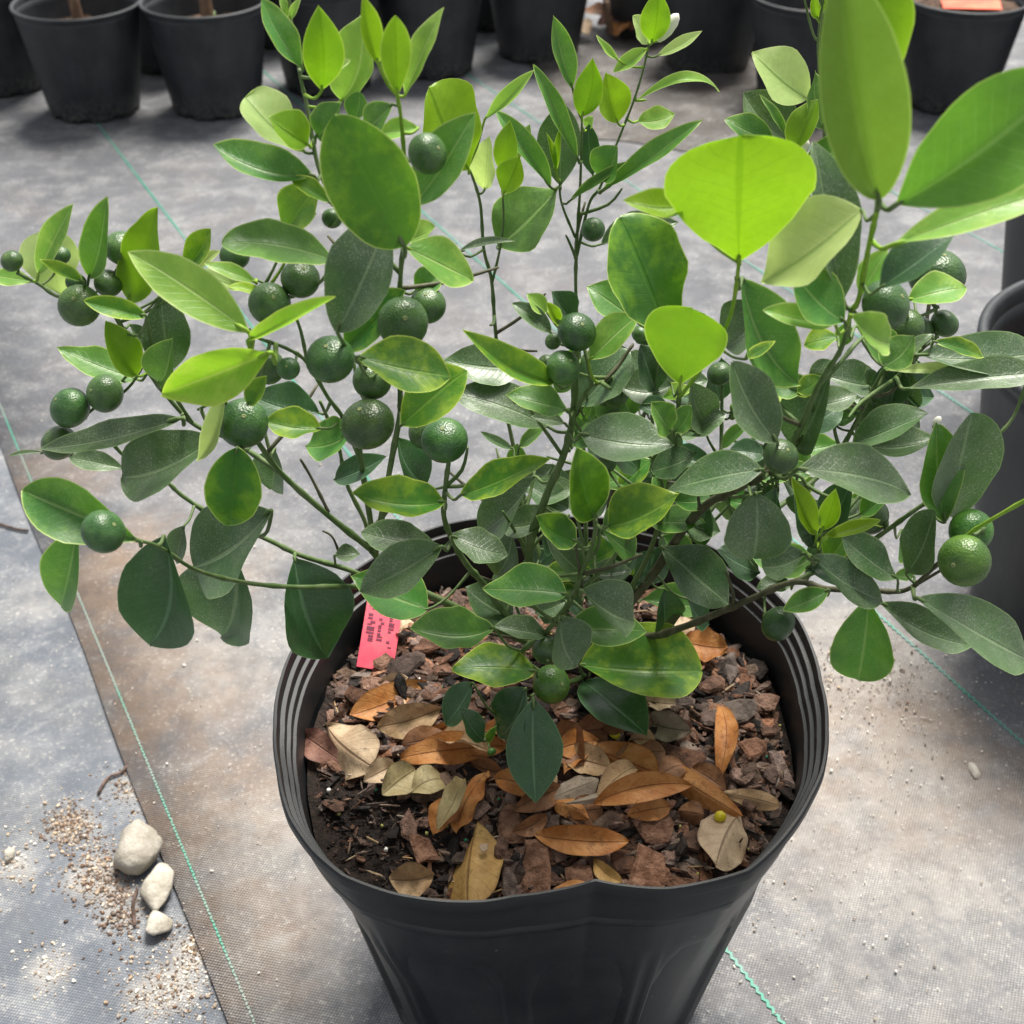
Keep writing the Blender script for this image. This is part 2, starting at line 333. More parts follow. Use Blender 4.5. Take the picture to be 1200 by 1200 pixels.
def dead_mat(name, a, b, rib, tr=0.15):
    t = NT(name); c = t.coord(rand=True)
    uvn = t.n('ShaderNodeUVMap'); uvn.uv_map = 'uv'; sp = t.n('ShaderNodeSeparateXYZ'); t.l(uvn.outputs[0], sp.inputs[0])
    v = t.math('ABSOLUTE', t.math('SUBTRACT', t.math('MULTIPLY', sp.outputs[1], 2.0), 1.0)); u = sp.outputs[0]
    n1 = t.noise(c, 70, 4, 0.6); n2 = t.noise(c, 320, 3)
    cc = t.mix(t.step(n1, 0.34, 0.68), a, b)
    cc = t.mix(t.step(n2, 0.56, 0.72, 0, 0.45), cc, tuple(x * 0.5 for x in a))
    cc = t.mix(t.step(t.noise(c, 130, 5, .7), .56, .68, 0, .6), cc, tuple(x * .38 for x in a))
    mid = t.step(v, 0.02, 0.07, 1.0, 0.0); cc = t.mix(t.math('MULTIPLY', mid, 0.7), cc, rib)
    w = t.math('FRACT', t.math('MULTIPLY', t.math('SUBTRACT', u, t.math('MULTIPLY', v, 0.25)), 7.0))
    vein = t.step(t.math('ABSOLUTE', t.math('SUBTRACT', w, 0.5)), 0.0, 0.08, 1.0, 0.0)
    cc = t.mix(t.math('MULTIPLY', vein, 0.18), cc, rib)
    cc = t.mix(t.step(v, 0.88, 1.0, 0.0, 0.45), cc, rib)
    p = t.bsdf(cc, 0.55, t.bump(t.math('ADD', t.math('MULTIPLY', mid, -1.0), t.math('ADD', n2, t.math('MULTIPLY', vein, -0.3))), 0.6, 0.0007), 0.35, final=False)
    tl = t.n('ShaderNodeBsdfTranslucent'); t.l(cc, tl.inputs['Color']); mx = t.n('ShaderNodeMixShader'); mx.inputs[0].default_value = tr
    t.l(p.outputs[0], mx.inputs[1]); t.l(tl.outputs[0], mx.inputs[2]); t.l(mx.outputs[0], t.out.inputs[0]); return t.m
DEAD = {'o': dead_mat('dry_orange', srgb(172, 108, 52), srgb(196, 140, 82), srgb(120, 70, 34)),
        't': dead_mat('dry_tan', srgb(168, 136, 100), srgb(196, 166, 126), srgb(120, 90, 62)),
        'e': dead_mat('dry_beige', srgb(182, 156, 126), srgb(208, 184, 152), srgb(122, 94, 72)),
        'b': dead_mat('dry_brown', srgb(120, 82, 54), srgb(156, 110, 74), srgb(84, 54, 36)),
        'm': dead_mat('dry_mauve', srgb(132, 92, 80), srgb(160, 120, 104), srgb(100, 66, 56)),
        'k': dead_mat('dry_khaki', srgb(150, 134, 94), srgb(176, 162, 120), srgb(116, 100, 66)),
        'g': dead_mat('dry_gold', srgb(166, 128, 70), srgb(192, 154, 92), srgb(112, 78, 40)),
        'y': dead_mat('dry_grey', srgb(138, 122, 104), srgb(164, 148, 128), srgb(104, 86, 72))}

# ------------------------------------------------------------------ ground: grey fabric, a brownish sheet lapped over it, green marking yarns
DIR = Vector((-0.461, 0.887, 0)).normalized(); NRM = Vector((0.887, 0.461, 0)).normalized()
def sheet(name, n0, n1, t0, t1, z, m, step_n, step_t, amp, parent=None):
    V, Fc = [], []; a = max(2, int((n1 - n0) / step_n)); b = max(2, int((t1 - t0) / step_t))
    for i in range(a + 1):
        for j in range(b + 1):
            p = NRM * (n0 + (n1 - n0) * i / a) + DIR * (t0 + (t1 - t0) * j / b)
            e = amp * noise.noise(p * 5.0) + (0.0 if i else 0.0)
            q = p + (NRM * 0.006 * noise.noise(p * 3.1) if i == 0 else Vector((0, 0, 0)))
            V.append((q.x, q.y, z + e))
    for i in range(a):
        for j in range(b): Fc.append((i * (b + 1) + j, (i + 1) * (b + 1) + j, (i + 1) * (b + 1) + j + 1, i * (b + 1) + j + 1))
    return link(name, mesh(name, V, Fc, m), parent)
V, Fc = [(-40, -40, -0.0022), (40, -40, -0.0022), (40, 40, -0.0022), (-40, 40, -0.0022)], [(0, 1, 2, 3)]
ground = tag(link('ground', mesh('ground', V, Fc, M_FABL, False)), kind='structure')
lap = tag(sheet('ground_fabric', 0.088, 6.0, -3.0, 6.5, 0.0012, M_FABR, 0.12, 0.05, 0.0012), kind='structure')
sm = lap.modifiers.new('hem', 'SOLIDIFY'); sm.thickness = 0.0022; sm.offset = -1
t = NT('faded_yarn'); c = t.coord(); t.bsdf(t.mix(t.step(t.noise(c, 9, 4), 0.46, 0.62), srgb(132, 146, 138), srgb(70, 150, 128)), 0.6); M_YARN2 = t.m
def yarn(off, t0, t1):                        # a woven green marking yarn: short slanted stitches
    V, Fc = [], []; t = t0; k = 0
    while t < t1:
        p = NRM * off + DIR * t
        d = depth(p); L = 0.0036 if off > .2 else 0.0030
        s = (0.0011 if off > .2 else .0004) * (1 if k % 2 else -1); w = 0.0013 if off > .2 else 0.0008; e = 0.0012 * noise.noise((NRM * off + DIR * t) * 5.0)
        if not (noise.noise(Vector((t * 9, off * 5, 2))) > (0.6 if off > .2 else 0.42)):
            a = p + NRM * (s - w) ; b = p + NRM * (s + w); c = p + NRM * (-s + w) + DIR * L; dd = p + NRM * (-s - w) + DIR * L
            i = len(V); z = 0.0012 + e
            for q in (a, b, c, dd): V.append((q.x, q.y, z + 0.0010))
            for q in (a, b, c, dd): V.append((q.x, q.y, z - 0.0012))
            Fc += [(i, i + 1, i + 2, i + 3), (i, i + 4, i + 5, i + 1), (i + 1, i + 5, i + 6, i + 2), (i + 2, i + 6, i + 7, i + 3), (i + 3, i + 7, i + 4, i)]
        t += L * (0.96 if off > .2 else 1.35); k += 1
    o = link('green_yarn', mesh('green_yarn', V, Fc, M_YARN if off > .2 else M_YARN2, False), lap); return o
for off in (0.106, 0.459, 0.832, 1.193, 1.565, 1.93): yarn(off, -0.8, 4.6)

# ------------------------------------------------------------------ the big pot
PC = Vector((0.0255, 0.650, 0.0)); PH, PR = 0.31, 0.1775
RIMTAB = [(0, .1757), (10, .1783), (19, .1817), (62, .1874), (88, .181), (114, .1874), (140, .181), (167, .1752), (180, .1765), (193, .1793), (205, .185), (217, .1945), (226, .1985), (233, .1996), (242, .1945), (250, .188),
          (257, .1815), (262, .1752), (269, .1705), (277, .1662), (283, .1715), (290, .1785), (296, .182), (305, .188), (317, .1843), (327, .1817), (334, .181), (346, .1773), (360, .1757)]
def dent(a, z):                               # the soft lip is squashed out of round: pushed in at the front fold, bulging beside it
    f = max(0.0, min(1.0, (z - 0.15) / 0.14)) ** 1.2
    d = math.degrees(a) % 360
    for (a0, r0), (a1, r1) in zip(RIMTAB, RIMTAB[1:]):
        if a0 <= d <= a1:
            t = (d - a0) / (a1 - a0)
            if a1 - a0 > 15: t = t * t * (3 - 2 * t)
            k = r0 + (r1 - r0) * t - 0.1786
            return f * k + (0.35 * k * max(0.0, min(1.0, z / 0.2)) * (1 - f) if z < .29 else 0)
    return 0.0
def sst(x, a, b):
    t = max(0.0, min(1.0, (x - a) / (b - a))); return t * t * (3 - 2 * t)
NP = 12
def body_fn(r, z, a, j):
    if j < OUT_ROWS:
        x = ((a / (2 * math.pi) * NP + 0.3) % 1.0) - 0.5
        top = 0.222 - 0.05 * max(0.0, abs(x) - 0.22) ** 2 * 30
        inside = sst(0.40 - abs(x), 0.0, 0.05) * sst(top - z, 0.0, 0.012) * sst(z, 0.012, 0.03)
        r -= 0.0038 * inside
        r += 0.0016 * math.exp(-((abs(x) - 0.435) / 0.02) ** 2) * sst(0.235 - z, 0.0, 0.03)
    return r + dent(a, z), z
prof = [(0.0, 0.004), (0.10, 0.003), (0.114, 0.0)]
for i in range(30): prof.append((0.1165 + (0.1645 - 0.1165) * i / 29, 0.002 + 0.258 * i / 29))
prof += [(0.1655, 0.264), (0.1690, 0.2665), (0.1693, 0.270), (0.1700, 0.276)]
OUT_ROWS = len(prof)
ins = [(0.1670, 0.2765), (0.1655, 0.272), (0.1640, 0.262)]
for i in range(8): ins.append((0.163 - 0.048 * i / 7, 0.255 - 0.235 * i / 7))
ins += [(0.11, 0.012), (0.0, 0.012)]
prof += ins
pot = tag(empty('plant_pot', PC), 'big black plastic nursery pot with dented lip holding the citrus bush', 'plant pot')
V, Fc = lathe(prof, 360, body_fn)
link('body', mesh('pot_body', V, Fc, M_POT), pot)
def rim_fn(r, z, a, j):
    zz = z + 0.0012 * math.sin(2 * a + 0.6) + sst(z, 0.288, 0.302) * 0.004 * math.exp(-abs((a - R(277) + math.pi) % (2 * math.pi) - math.pi) / 0.14)
    return r + dent(a, z), zz
rp = [(0.1702, 0.2752), (0.1712, 0.279), (0.1722, 0.288), (0.1735, 0.2985), (0.1752, 0.3012), (0.1778, 0.3016), (0.1785, 0.3035), (0.1785, 0.3085), (0.1776, 0.3104), (0.1760, 0.3104), (0.1752, 0.3085), (0.1748, 0.3050),
      (0.1746, 0.3035), (0.1718, 0.3030), (0.1714, 0.3022), (0.1712, 0.2970), (0.1710, 0.2962), (0.1686, 0.2957), (0.1682, 0.2949), (0.1680, 0.2900), (0.1678, 0.2892), (0.1658, 0.2887), (0.1654, 0.2879), (0.1650, 0.2800), (0.1640, 0.2740), (0.1634, 0.262)]
V, Fc = lathe(rp, 300, rim_fn)
rm = mesh('pot_rim', V, Fc, M_RIM); rm.set_sharp_from_angle(angle=R(24)); link('rim', rm, pot)

# soil in the pot
SZ = 0.262
def soil_h(x, y):
    p = Vector((x, y, 0)); r = math.hypot(x, y)
    return SZ + 0.006 * noise.noise(p * 18) + 0.003 * noise.noise(p * 60) + 0.010 * math.exp(-((x - 0.01) ** 2 + (y - 0.03) ** 2) / 0.006) - 0.004 * sst(r, 0.12, 0.16)
V, Fc = [(0, 0, soil_h(0, 0) - 0.0)], []; nr, na = 26, 90
for i in range(1, nr + 1):
    for k in range(na):
        a = 2 * math.pi * k / na; r = (0.1618 + dent(a, .262)) * i / nr
        V.append((r * math.cos(a), r * math.sin(a), soil_h(r * math.cos(a), r * math.sin(a))))
for k in range(na): Fc.append((0, 1 + k, 1 + (k + 1) % na))
for i in range(nr - 1):
    for k in range(na):
        q = (k + 1) % na; Fc.append((1 + i * na + k, 1 + (i + 1) * na + k, 1 + (i + 1) * na + q, 1 + i * na + q))
soil = tag(link('potting_soil', mesh('soil', V, Fc, M_SOIL), None, PC), 'dark crumbly potting soil filling the big pot', 'soil', kind='stuff')

def chip_geo(V, Fc, c, L, W, T, rot, tilt, g):  # an angular flake: uneven polygon with bevelled top and bottom
    n = (g.randint(5, 7) if L < 0.016 else g.randint(8, 11)); b0 = len(V)
    M = Matrix.Rotation(rot, 3, 'Z') @ Matrix.Rotation(tilt[0], 3, 'X') @ Matrix.Rotation(tilt[1], 3, 'Y')
    ang = sorted((k + g.uniform(-0.3, 0.3)) * 2 * math.pi / n for k in range(n)); rr = [g.uniform(0.8, 1.12) if L < 0.016 else g.uniform(0.78, 1.2) for _ in range(n)]
    if L > 0.016: rr = [q / max(abs(math.cos(b)), abs(math.sin(b))) ** 0.75 * 0.88 for q, b in zip(rr, ang)]
    sl = [g.uniform(-0.25, 0.25) for _ in range(n)]
    for lev, s in ((-0.5, 0.9), (0.15, 1.0), (0.5, 0.78)):
        for k in range(n):
            p = Vector((math.cos(ang[k]) * rr[k] * L * 0.5 * s, math.sin(ang[k]) * rr[k] * W * 0.5 * s, T * (lev + sl[k] * 0.6)))
            V.append(c + M @ p)
    for q in range(2):
        for k in range(n):
            e = (k + 1) % n; Fc.append((b0 + q * n + k, b0 + q * n + e, b0 + (q + 1) * n + e, b0 + (q + 1) * n + k))
    Fc.append(tuple(b0 + k for k in reversed(range(n)))); Fc.append(tuple(b0 + 2 * n + k for k in range(n)))
    return n * 2 + 2

# loose mulch too fine to pick apart
g = random.Random(3); V, Fc, idx = [], [], []
for k in range(6500):
    a = g.uniform(0, 2 * math.pi); r = (0.155 + dent(a, .262)) * math.sqrt(g.random()); x, y = r * math.cos(a), r * math.sin(a)
    px, py = to_px(Vector((PC.x + x, PC.y + y, SZ)))
    fine = sst(520 - px, -60, 60) * sst(py, 860, 930)
    if g.random() < 0.35 + 0.6 * fine: s = g.uniform(0.0015, 0.004); mi = g.choice((3, 3, 3, 1))
    else: s = abs(g.gauss(0.0060, 0.0040)) + 0.003; mi = g.choice((0, 0, 1, 1, 1, 2, 3, 3))
    z = soil_h(x, y) + g.uniform(0.0, 0.004)
    nf = chip_geo(V, Fc, Vector((x, y, z)), s * g.uniform(1.0, 2.4), s * g.uniform(0.4, 1.0), s * g.uniform(0.12, 0.30), g.uniform(0, 6.3), (g.gauss(0, 0.4), g.gauss(0, 0.4)), g)
    idx += [mi] * nf
for k in range(420):
    a = g.uniform(0, 2 * math.pi); r = (0.150 + dent(a, .262)) * math.sqrt(g.random()); x, y = r * math.cos(a), r * math.sin(a); l = g.uniform(.006, .018)
    nf = chip_geo(V, Fc, Vector((x, y, soil_h(x, y) + g.uniform(.003, .007))), min(l, .0155), g.uniform(.0009, .0018), .0009, g.uniform(0, 6.3), (g.gauss(0, .2), g.gauss(0, .25)), g); idx += [g.choice((1, 2, 2, 4))] * nf
tag(link('bark_mulch', mesh('bark_mulch', V, Fc, M_BK + [M_STRAW], False, idx), None, PC), 'fine brown bark mulch covering the soil in the big pot', 'mulch', kind='stuff')
V, Fc, idx = [], [], []
for k in range(110):
    r = 0.156 * math.sqrt(g.random()); a = g.uniform(0, 2 * math.pi); x, y = r * math.cos(a), r * math.sin(a)
    s = g.uniform(0.0016, 0.0030)
    nf = chip_geo(V, Fc, Vector((x, y, soil_h(x, y) + 0.004)), s, s, s * 0.9, 0, (0, 0), g); idx += [g.choice((0, 1, 1, 2))] * nf
tag(link('fertilizer_granules', mesh('granules', V, Fc, [M_PRILL, M_PRILLY, M_PERL], True, idx), None, PC), 'tiny green and pale fertilizer granules on the soil', 'fertilizer', kind='stuff')

# bark pieces one can pick apart: px, py, length px, width px, turn, material
BIG = '''475 775 44 24 35 1;438 800 34 22 -30 0;420 812 40 26 -15 1;500 752 36 18 10 1;540 742 30 18 -20 0;600 963 30 52 8 0;628 1016 38 54 -6 0;
596 1034 16 50 6 0;765 962 46 50 8 0;681 1022 36 32 10 0;762 1012 44 48 -12 0;730 1000 34 30 20 1;800 1028 42 18 -12 0;897 815 30 22 -25 0;
862 832 52 26 10 2;478 960 18 44 14 0;496 988 28 32 20 0;640 962 36 28 5 1;800 882 66 34 -15 1;713 962 40 28 30 2;812 982 24 22 10 1;
857 778 14 40 -8 2;505 918 46 34 25 2;572 760 34 20 30 1;448 770 26 16 60 0;885 872 30 22 30 1;868 905 28 20 -40 0;836 800 28 18 15 1;
700 1000 24 20 40 1;588 995 16 26 0 1;560 945 26 16 40 1;770 790 34 20 20 1;800 815 30 20 -30 0;905 900 26 14 70 1;655 995 22 20 30 1;
470 800 34 16 -50 2;520 780 26 16 15 1;395 800 26 18 25 1;745 1030 26 18 0 0;880 935 24 14 50 1;915 850 22 14 20 1;540 1000 20 14 30 1'''
MARKS = (('the pink tag', 445, 760), ('the rounded beige leaf', 410, 875), ('the torn triangular leaf', 480, 1025), ('the large golden leaf', 555, 1015), ('the folded khaki leaf', 525, 940), ('the fold in the front lip', 690, 1035), ('the pale oval leaf', 850, 985),
         ('the upright narrow leaf', 842, 875), ('the low side branch', 825, 745), ('the long leaf with the curled tip', 755, 930), ('the long bent orange leaf', 530, 885), ('the drooping dark green leaf', 628, 900), ('the stem foot', 690, 800), ('the wall by the low side branch', 905, 830))
def near_mark(x, y): return min(MARKS, key=lambda m: (m[1] - x) ** 2 + (m[2] - y) ** 2)[0]
bcol = {0: 'reddish', 1: 'dark brown', 2: 'grey'}
for e in BIG.replace('\n', '').split(';'):
    px, py, l, w, rt, mi = [float(q) for q in e.split()]; p = on_z(px, py, SZ + 0.012)
    lim = 0.147 + dent(math.atan2(p.y - PC.y, p.x - PC.x), .262)
    if (p - PC).xy.length > lim: p = Vector((PC.x, PC.y, p.z)) + (p - PC).xy.normalized().to_3d() * lim
    V, Fc = [], []; L, W = pxm(l, p) * 1.2, 1.2 * pxm(w, p) * (1.25 if w > l else 1.1)
    p.z = soil_h(p.x - PC.x, p.y - PC.y) + 0.007
    chip_geo(V, Fc, Vector((0, 0, 0)), L, W, min(L, W) * 0.13 + 0.002, R(rt), (g.gauss(0.12, 0.12), g.gauss(0, 0.14)), g)
    bm = bmesh.new(); vs = [bm.verts.new(v) for v in V]
    for fc in Fc: bm.faces.new([vs[q] for q in fc])
    bmesh.ops.triangulate(bm, faces=bm.faces[:]); bmesh.ops.subdivide_edges(bm, edges=[ed for ed in bm.edges if ed.calc_length() > 0.006], cuts=1)
    gx, gy = math.cos(R(rt)), math.sin(R(rt)); so = Vector((px * .13, py * .07, 0))
    for v in bm.verts:                       # broken, grainy faces
        q = Vector(((v.co.x * gx + v.co.y * gy) * 90, (v.co.y * gx - v.co.x * gy) * 260, v.co.z * 200)); v.co += v.normal * 0 + Vector((noise.noise(q + so), noise.noise(q * .7 + so * 2), noise.noise(q + so * 3) * 1.1)) * 0.0008
    me = bpy.data.meshes.new('bark_chip'); bm.to_mesh(me); bm.free(); me.materials.append(M_BK[int(mi)]); o = link('bark_chip', me, None, p)
    asp = max(l, w) / min(l, w); shp = 'long narrow' if asp > 2.2 else ('flat squarish' if asp < 1.3 else 'oblong')
    tag(o, '%s %s %s bark chip by %s' % ('big' if max(l, w) > 40 else ('small' if max(l, w) < 27 else 'medium'), shp, bcol[int(mi)], near_mark(px, py)), 'bark chip', 'bark chips in the big pot')

# ------------------------------------------------------------------ leaves
def leaf_mesh(Pb, Pt, W2, N, arch, fold, a, b, sick, wav, g, mat, attach=None, pmat=None, nu=20, nv=9, notch=0.0, dry=0.0):
    """A blade from Pb to Pt, half width W2, facing N; coordinates relative to Pb; the stalk runs back to attach."""
    A = Pt - Pb; L = A.length; A = A / L
    N = (N - A * N.dot(A)).normalized(); S = A.cross(N)
    pk = a / (a + b); nrm = pk ** a * (1 - pk) ** b
    V, Fc, uv, uv2 = [], [], [], []; ph = g.uniform(0, 6.28); fr = g.uniform(1.5, 3.0); tw = g.uniform(-.35, .35); so = Vector((g.uniform(0, 9), g.uniform(0, 9), 0)); tc = g.uniform(-.05, .30)
    for i in range(nu):
        t = 0.5 - 0.5 * math.cos(math.pi * i / (nu - 1)); t2 = min(max(t, 0.004), 0.996)
        w = (t2 ** a) * ((1 - t2) ** b) / nrm * W2
        w *= 1 + 0.035 * noise.noise(Vector((t * 9.0, 3.3, 0)) + so)
        if i == 0: w = 0.05 * W2
        if i == nu - 1: w = 0.04 * W2
        c = A * (L * t) + N * (arch * L * 4 * t * (1 - t) + dry * L * 0.25 * (t - 0.5) ** 2 - tc * L * max(0, t - .65) ** 2) + S * (sick * L * 4 * t * (1 - t))
        ta = tw * (t - 0.35); St = S * math.cos(ta) + N * math.sin(ta); Nt = N * math.cos(ta) - S * math.sin(ta)
        fo = fold * (1.15 - 0.5 * t); cf, sf = math.cos(fo), math.sin(fo)
        for j in range(nv):
            v = -1 + 2 * j / (nv - 1)
            wv = wav * W2 * math.sin(fr * 6.28 * t + ph + (1.7 if v > 0 else 0)) * abs(v) ** 2
            un = 0.045 * W2 * noise.noise(Vector((t * 4.0, v * 1.6, 0)) + so) * min(1, abs(v) * 3)
            nt = notch * L * max(0, 1 - abs(v) * 1.6) * max(0, (t - 0.9) / 0.1)
            V.append(c + St * (v * w * cf) + Nt * (abs(v) * w * sf + wv + un + 0.10 * w * abs(v) ** 2.5) - A * nt)
            uv.append((t, j / (nv - 1))); uv2.append(((1 - abs(v)) * w * 1000, 0))
    for i in range(nu - 1):
        for j in range(nv - 1):
            k = i * nv + j; Fc.append((k, k + 1, k + nv + 1, k + nv))
    idx = [0] * len(Fc); mats = [mat]
    if attach is not None:
        q = attach - Pb; n0 = len(Fc)
        mid = q * 0.45 + Vector((0, 0, -0.12 * q.length)); pr = max(0.00075, min(0.0012, L * 0.016))
        pts = smooth_path([q, mid, Vector((0, 0, 0)), A * (L * 0.12) - N * 0.0004], 3)
        tube(pts, [pr * 1.25] * 2 + [pr] * (len(pts) - 3) + [pr * 0.4], 6, V, Fc)
        uv += [(0.5, 0.5)] * (len(V) - len(uv)); uv2 += [(9.0, 0)] * (len(V) - len(uv2)); idx += [1] * (len(Fc) - n0); mats.append(pmat)
    return mesh('leaf', V, Fc, mats, True, idx, uv, uv2)

# ------------------------------------------------------------------ the citrus bush
# stems: name : base radius mm, tip radius mm, material : photo x, photo y, distance Y ; ...
STEMS = '''
trunkA:7.5,6,w:690 800 .700;700 760 .695;715 728 .69
S1:5,2.6,g:700 765 .695;650 715 .675;620 655 .66;640 582 .65;660 535 .645;671 490 .64;675 425 .635;676 400 .635
S1b:4,3,g:655 720 .68;617 650 .672;612 600 .68;603 560 .69
S2:3.2,2,g:690 790 .69;655 800 .66;612 768 .625;640 741 .612;670 701 .60;681 672 .596;696 632 .59;698 600 .588
S2b:2.2,1.6,g:670 701 .60;690 684 .60;720 652 .605;745 622 .61;755 600 .615
S3:4,2.2,g:690 770 .69;640 755 .675;600 728 .66;568 686 .65;546 660 .64;530 632 .635;520 604 .632;522 570 .63;526 540 .63
S4:5,4,g:690 775 .70;600 745 .69;520 705 .675;470 682 .665;436 645 .66
S4a:3.4,2.2,g:436 645 .66;380 600 .65;330 555 .64;305 522 .63;290 500 .625
S4b:2.6,1.6,g:432 640 .66;428 612 .662;406 566 .665;396 520 .665;375 470 .66
S4c:3.2,2.4,g:440 650 .66;434 610 .655;424 546 .645;420 500 .635;440 440 .62;462 400 .612;469 330 .605
S5:2.6,1.3,g:469 480 .615;469 400 .61;469 330 .605;473 280 .60;476 230 .60;475 205 .60
S5t:1.9,1.3,t:475 210 .60;474 188 .60;470 140 .60;466 112 .60
S5z:3,2.6,g:440 650 .66;455 560 .64;468 490 .62;469 470 .615
S5b:2.2,1,g:469 320 .605;410 255 .615;376 205 .625;360 125 .64;352 90 .645;342 30 .655;337 -30 .66
S4d:3,1.4,g:440 690 .665;405 687 .64;350 688 .62;290 683 .60;230 668 .575;185 640 .555;150 632 .545
S4e:3,1.5,g:450 690 .668;412 669 .66;353 651 .655;313 632 .655;260 610 .655;215 582 .655;192 562 .655;148 536 .655;124 514 .65;95 512 .65
S4f:2.6,1.5,g:330 555 .64;270 515 .655;232 500 .66;205 475 .66;168 428 .655;150 395 .65;128 362 .65;100 340 .65;70 348 .65;44 332 .65;20 320 .645
S4h:1.8,1.2,g:225 495 .66;190 440 .65;178 405 .645;172 372 .64
S4i:2,1.4,g:290 500 .625;262 470 .63;232 480 .64
S4g:2.2,1.2,g:424 546 .645;405 495 .63;384 465 .615;360 425 .60;335 408 .592;300 395 .588;292 385 .588
S4j:1.6,1,g:360 425 .60;350 380 .605;330 345 .61;300 328 .615;262 320 .62
S6:3,1.3,g:700 750 .70;650 700 .72;615 585 .765;600 515 .785;587 450 .795;580 380 .80;576 328 .80;567 292 .80;563 240 .80;554 208 .80;548 196 .80
S6b:1.6,1,g:577 330 .80;585 296 .798;590 262 .795;589 226 .79
S7:3,1.2,g:705 745 .70;690 690 .74;682 480 .80;675 350 .825;676 285 .83;680 217 .83;682 140 .83
S7b:1.8,1,g:676 300 .83;690 240 .83;703 220 .83;715 188 .835;727 158 .84;742 120 .84;753 85 .845;761 50 .85
S7c:1.6,1,g:674 278 .83;658 238 .825;656 212 .82
S8:3,1.8,g:712 735 .69;760 650 .67;785 560 .64;793 495 .61;797 452 .60
S8b:1.8,1.5,t:797 465 .60;830 420 .585;856 370 .565;866 308 .545
S8c:2,1.4,g:780 590 .655;765 500 .65;766 455 .645;778 390 .635
S9:5.5,3.4,w:712 735 .69;760 680 .675;800 622 .66;830 590 .64;862 574 .62;905 552 .60
S9b:3,1.8,g:905 556 .60;935 508 .595;960 450 .585;986 408 .575;998 362 .555
S9f:2.1,1.8,t:998 364 .556;1007 348 .545;1018 290 .52;1028 245 .50;1030 228 .495
S9e:1.8,1.2,t:1030 228 .495;1034 150 .50;1030 40 .505;1012 -50 .505
S9c:2.2,1.4,g:960 450 .585;985 425 .59;1006 400 .60;1030 385 .62;1075 372 .64;1100 360 .65
S9d:2,1.4,g:900 565 .61;940 560 .60;957 628 .60;960 650 .60
S10:2.8,1.4,g:905 600 .66;970 548 .69;1008 486 .70;1026 450 .70;1040 425 .70;1048 400 .70
S10b:1.7,1,g:1020 465 .70;1050 442 .70;1074 415 .70;1098 396 .70
S11:4.5,1.8,w:715 728 .69;760 745 .675;800 735 .655;840 719 .64;880 702 .63;930 682 .62;970 690 .612;1020 692 .602;1060 692 .595;1085 674 .588;1104 655 .585
S12:2.8,1.4,g:930 682 .62;1000 648 .635;1036 624 .635;1072 598 .63;1098 580 .63;1130 550 .63;1164 516 .635;1188 488 .64;1202 450 .645
S13:1.9,1.7,t:1100 660 .585;1118 645 .578;1134 627 .57;1160 610 .56;1220 576 .545
S15:2.8,1.2,g:760 680 .675;860 560 .72;925 400 .77;950 280 .79;964 185 .80;966 150 .80;961 80 .80;959 46 .80;966 -12 .80
S15b:1.3,1,g:959 48 .80;953 40 .80;944 5 .80;940 -20 .80
S15c:1.5,1,g:968 150 .80;974 100 .80;988 56 .80;996 20 .80
S15d:1.6,1,g:955 250 .79;935 190 .785;926 165 .785
S16:3,1.6,w:706 740 .70;712 600 .725;733 545 .735;757 480 .745;770 430 .75
S17:2.2,1.4,g:845 582 .63;845 525 .66;846 480 .67;846 455 .675
S17b:1.4,1,g:845 540 .66;828 510 .665;832 492 .668
S18:1.8,1.2,w:385 600 .651;365 560 .655;352 538 .655
S19:1.4,1,w:400 655 .66;390 630 .66;378 622 .66
S20:2,1.2,g:655 800 .66;628 812 .645;600 835 .63;570 860 .61
S21:2,1.3,g:671 490 .64;690 455 .63;712 445 .64;740 430 .66
'''
stem_pts = {}
TB = Vector((0.0535, 0.700, SZ - 0.01)); tree = empty('citrus_bush', TB)
tag(tree, 'young citrus bush with small green fruit growing in the big black pot', 'citrus bush')
MS = {'w': M_WOOD, 'g': M_STEM, 't': M_TWIG}
for line in STEMS.strip().split('\n'):
    nm, rr, pts = line.split(':'); r0, r1, mm = rr.split(',')
    P = [at(*[float(q) for q in s.split()]) for s in pts.split(';')]
    if nm == 'trunkA': P = [Vector((P[0].x - 0.001, P[0].y, SZ - 0.03)), Vector((P[0].x, P[0].y, SZ + 0.004))] + P[1:]
    sp = smooth_path(P, 6); n = len(sp); stem_pts[nm] = sp
    gs = random.Random(nm)
    rad = [(float(r0) + (float(r1) - float(r0)) * i / (n - 1)) * 0.00058 * (1 + (0.28 if i % 6 == 3 else 0.0) + 0.05 * math.sin(i * 1.9)) for i in range(n)]
    V, Fc = tube([p - sp[0] for p in sp], rad, 9)
    link('branch', mesh('branch', V, Fc, MS[mm]), tree, sp[0] - TB)
def attach_pt(base, names):                  # the nearest point of the named stems as seen from the photo's direction
    bx, by = to_px(base) if isinstance(base, Vector) else base; best = None
    for nm in names:
        for p in stem_pts[nm]:
            x, y = to_px(p); d = (x - bx) ** 2 + (y - by) ** 2
            if best is None or d < best[0]: best = (d, p)
    return best[1], best[0] ** 0.5

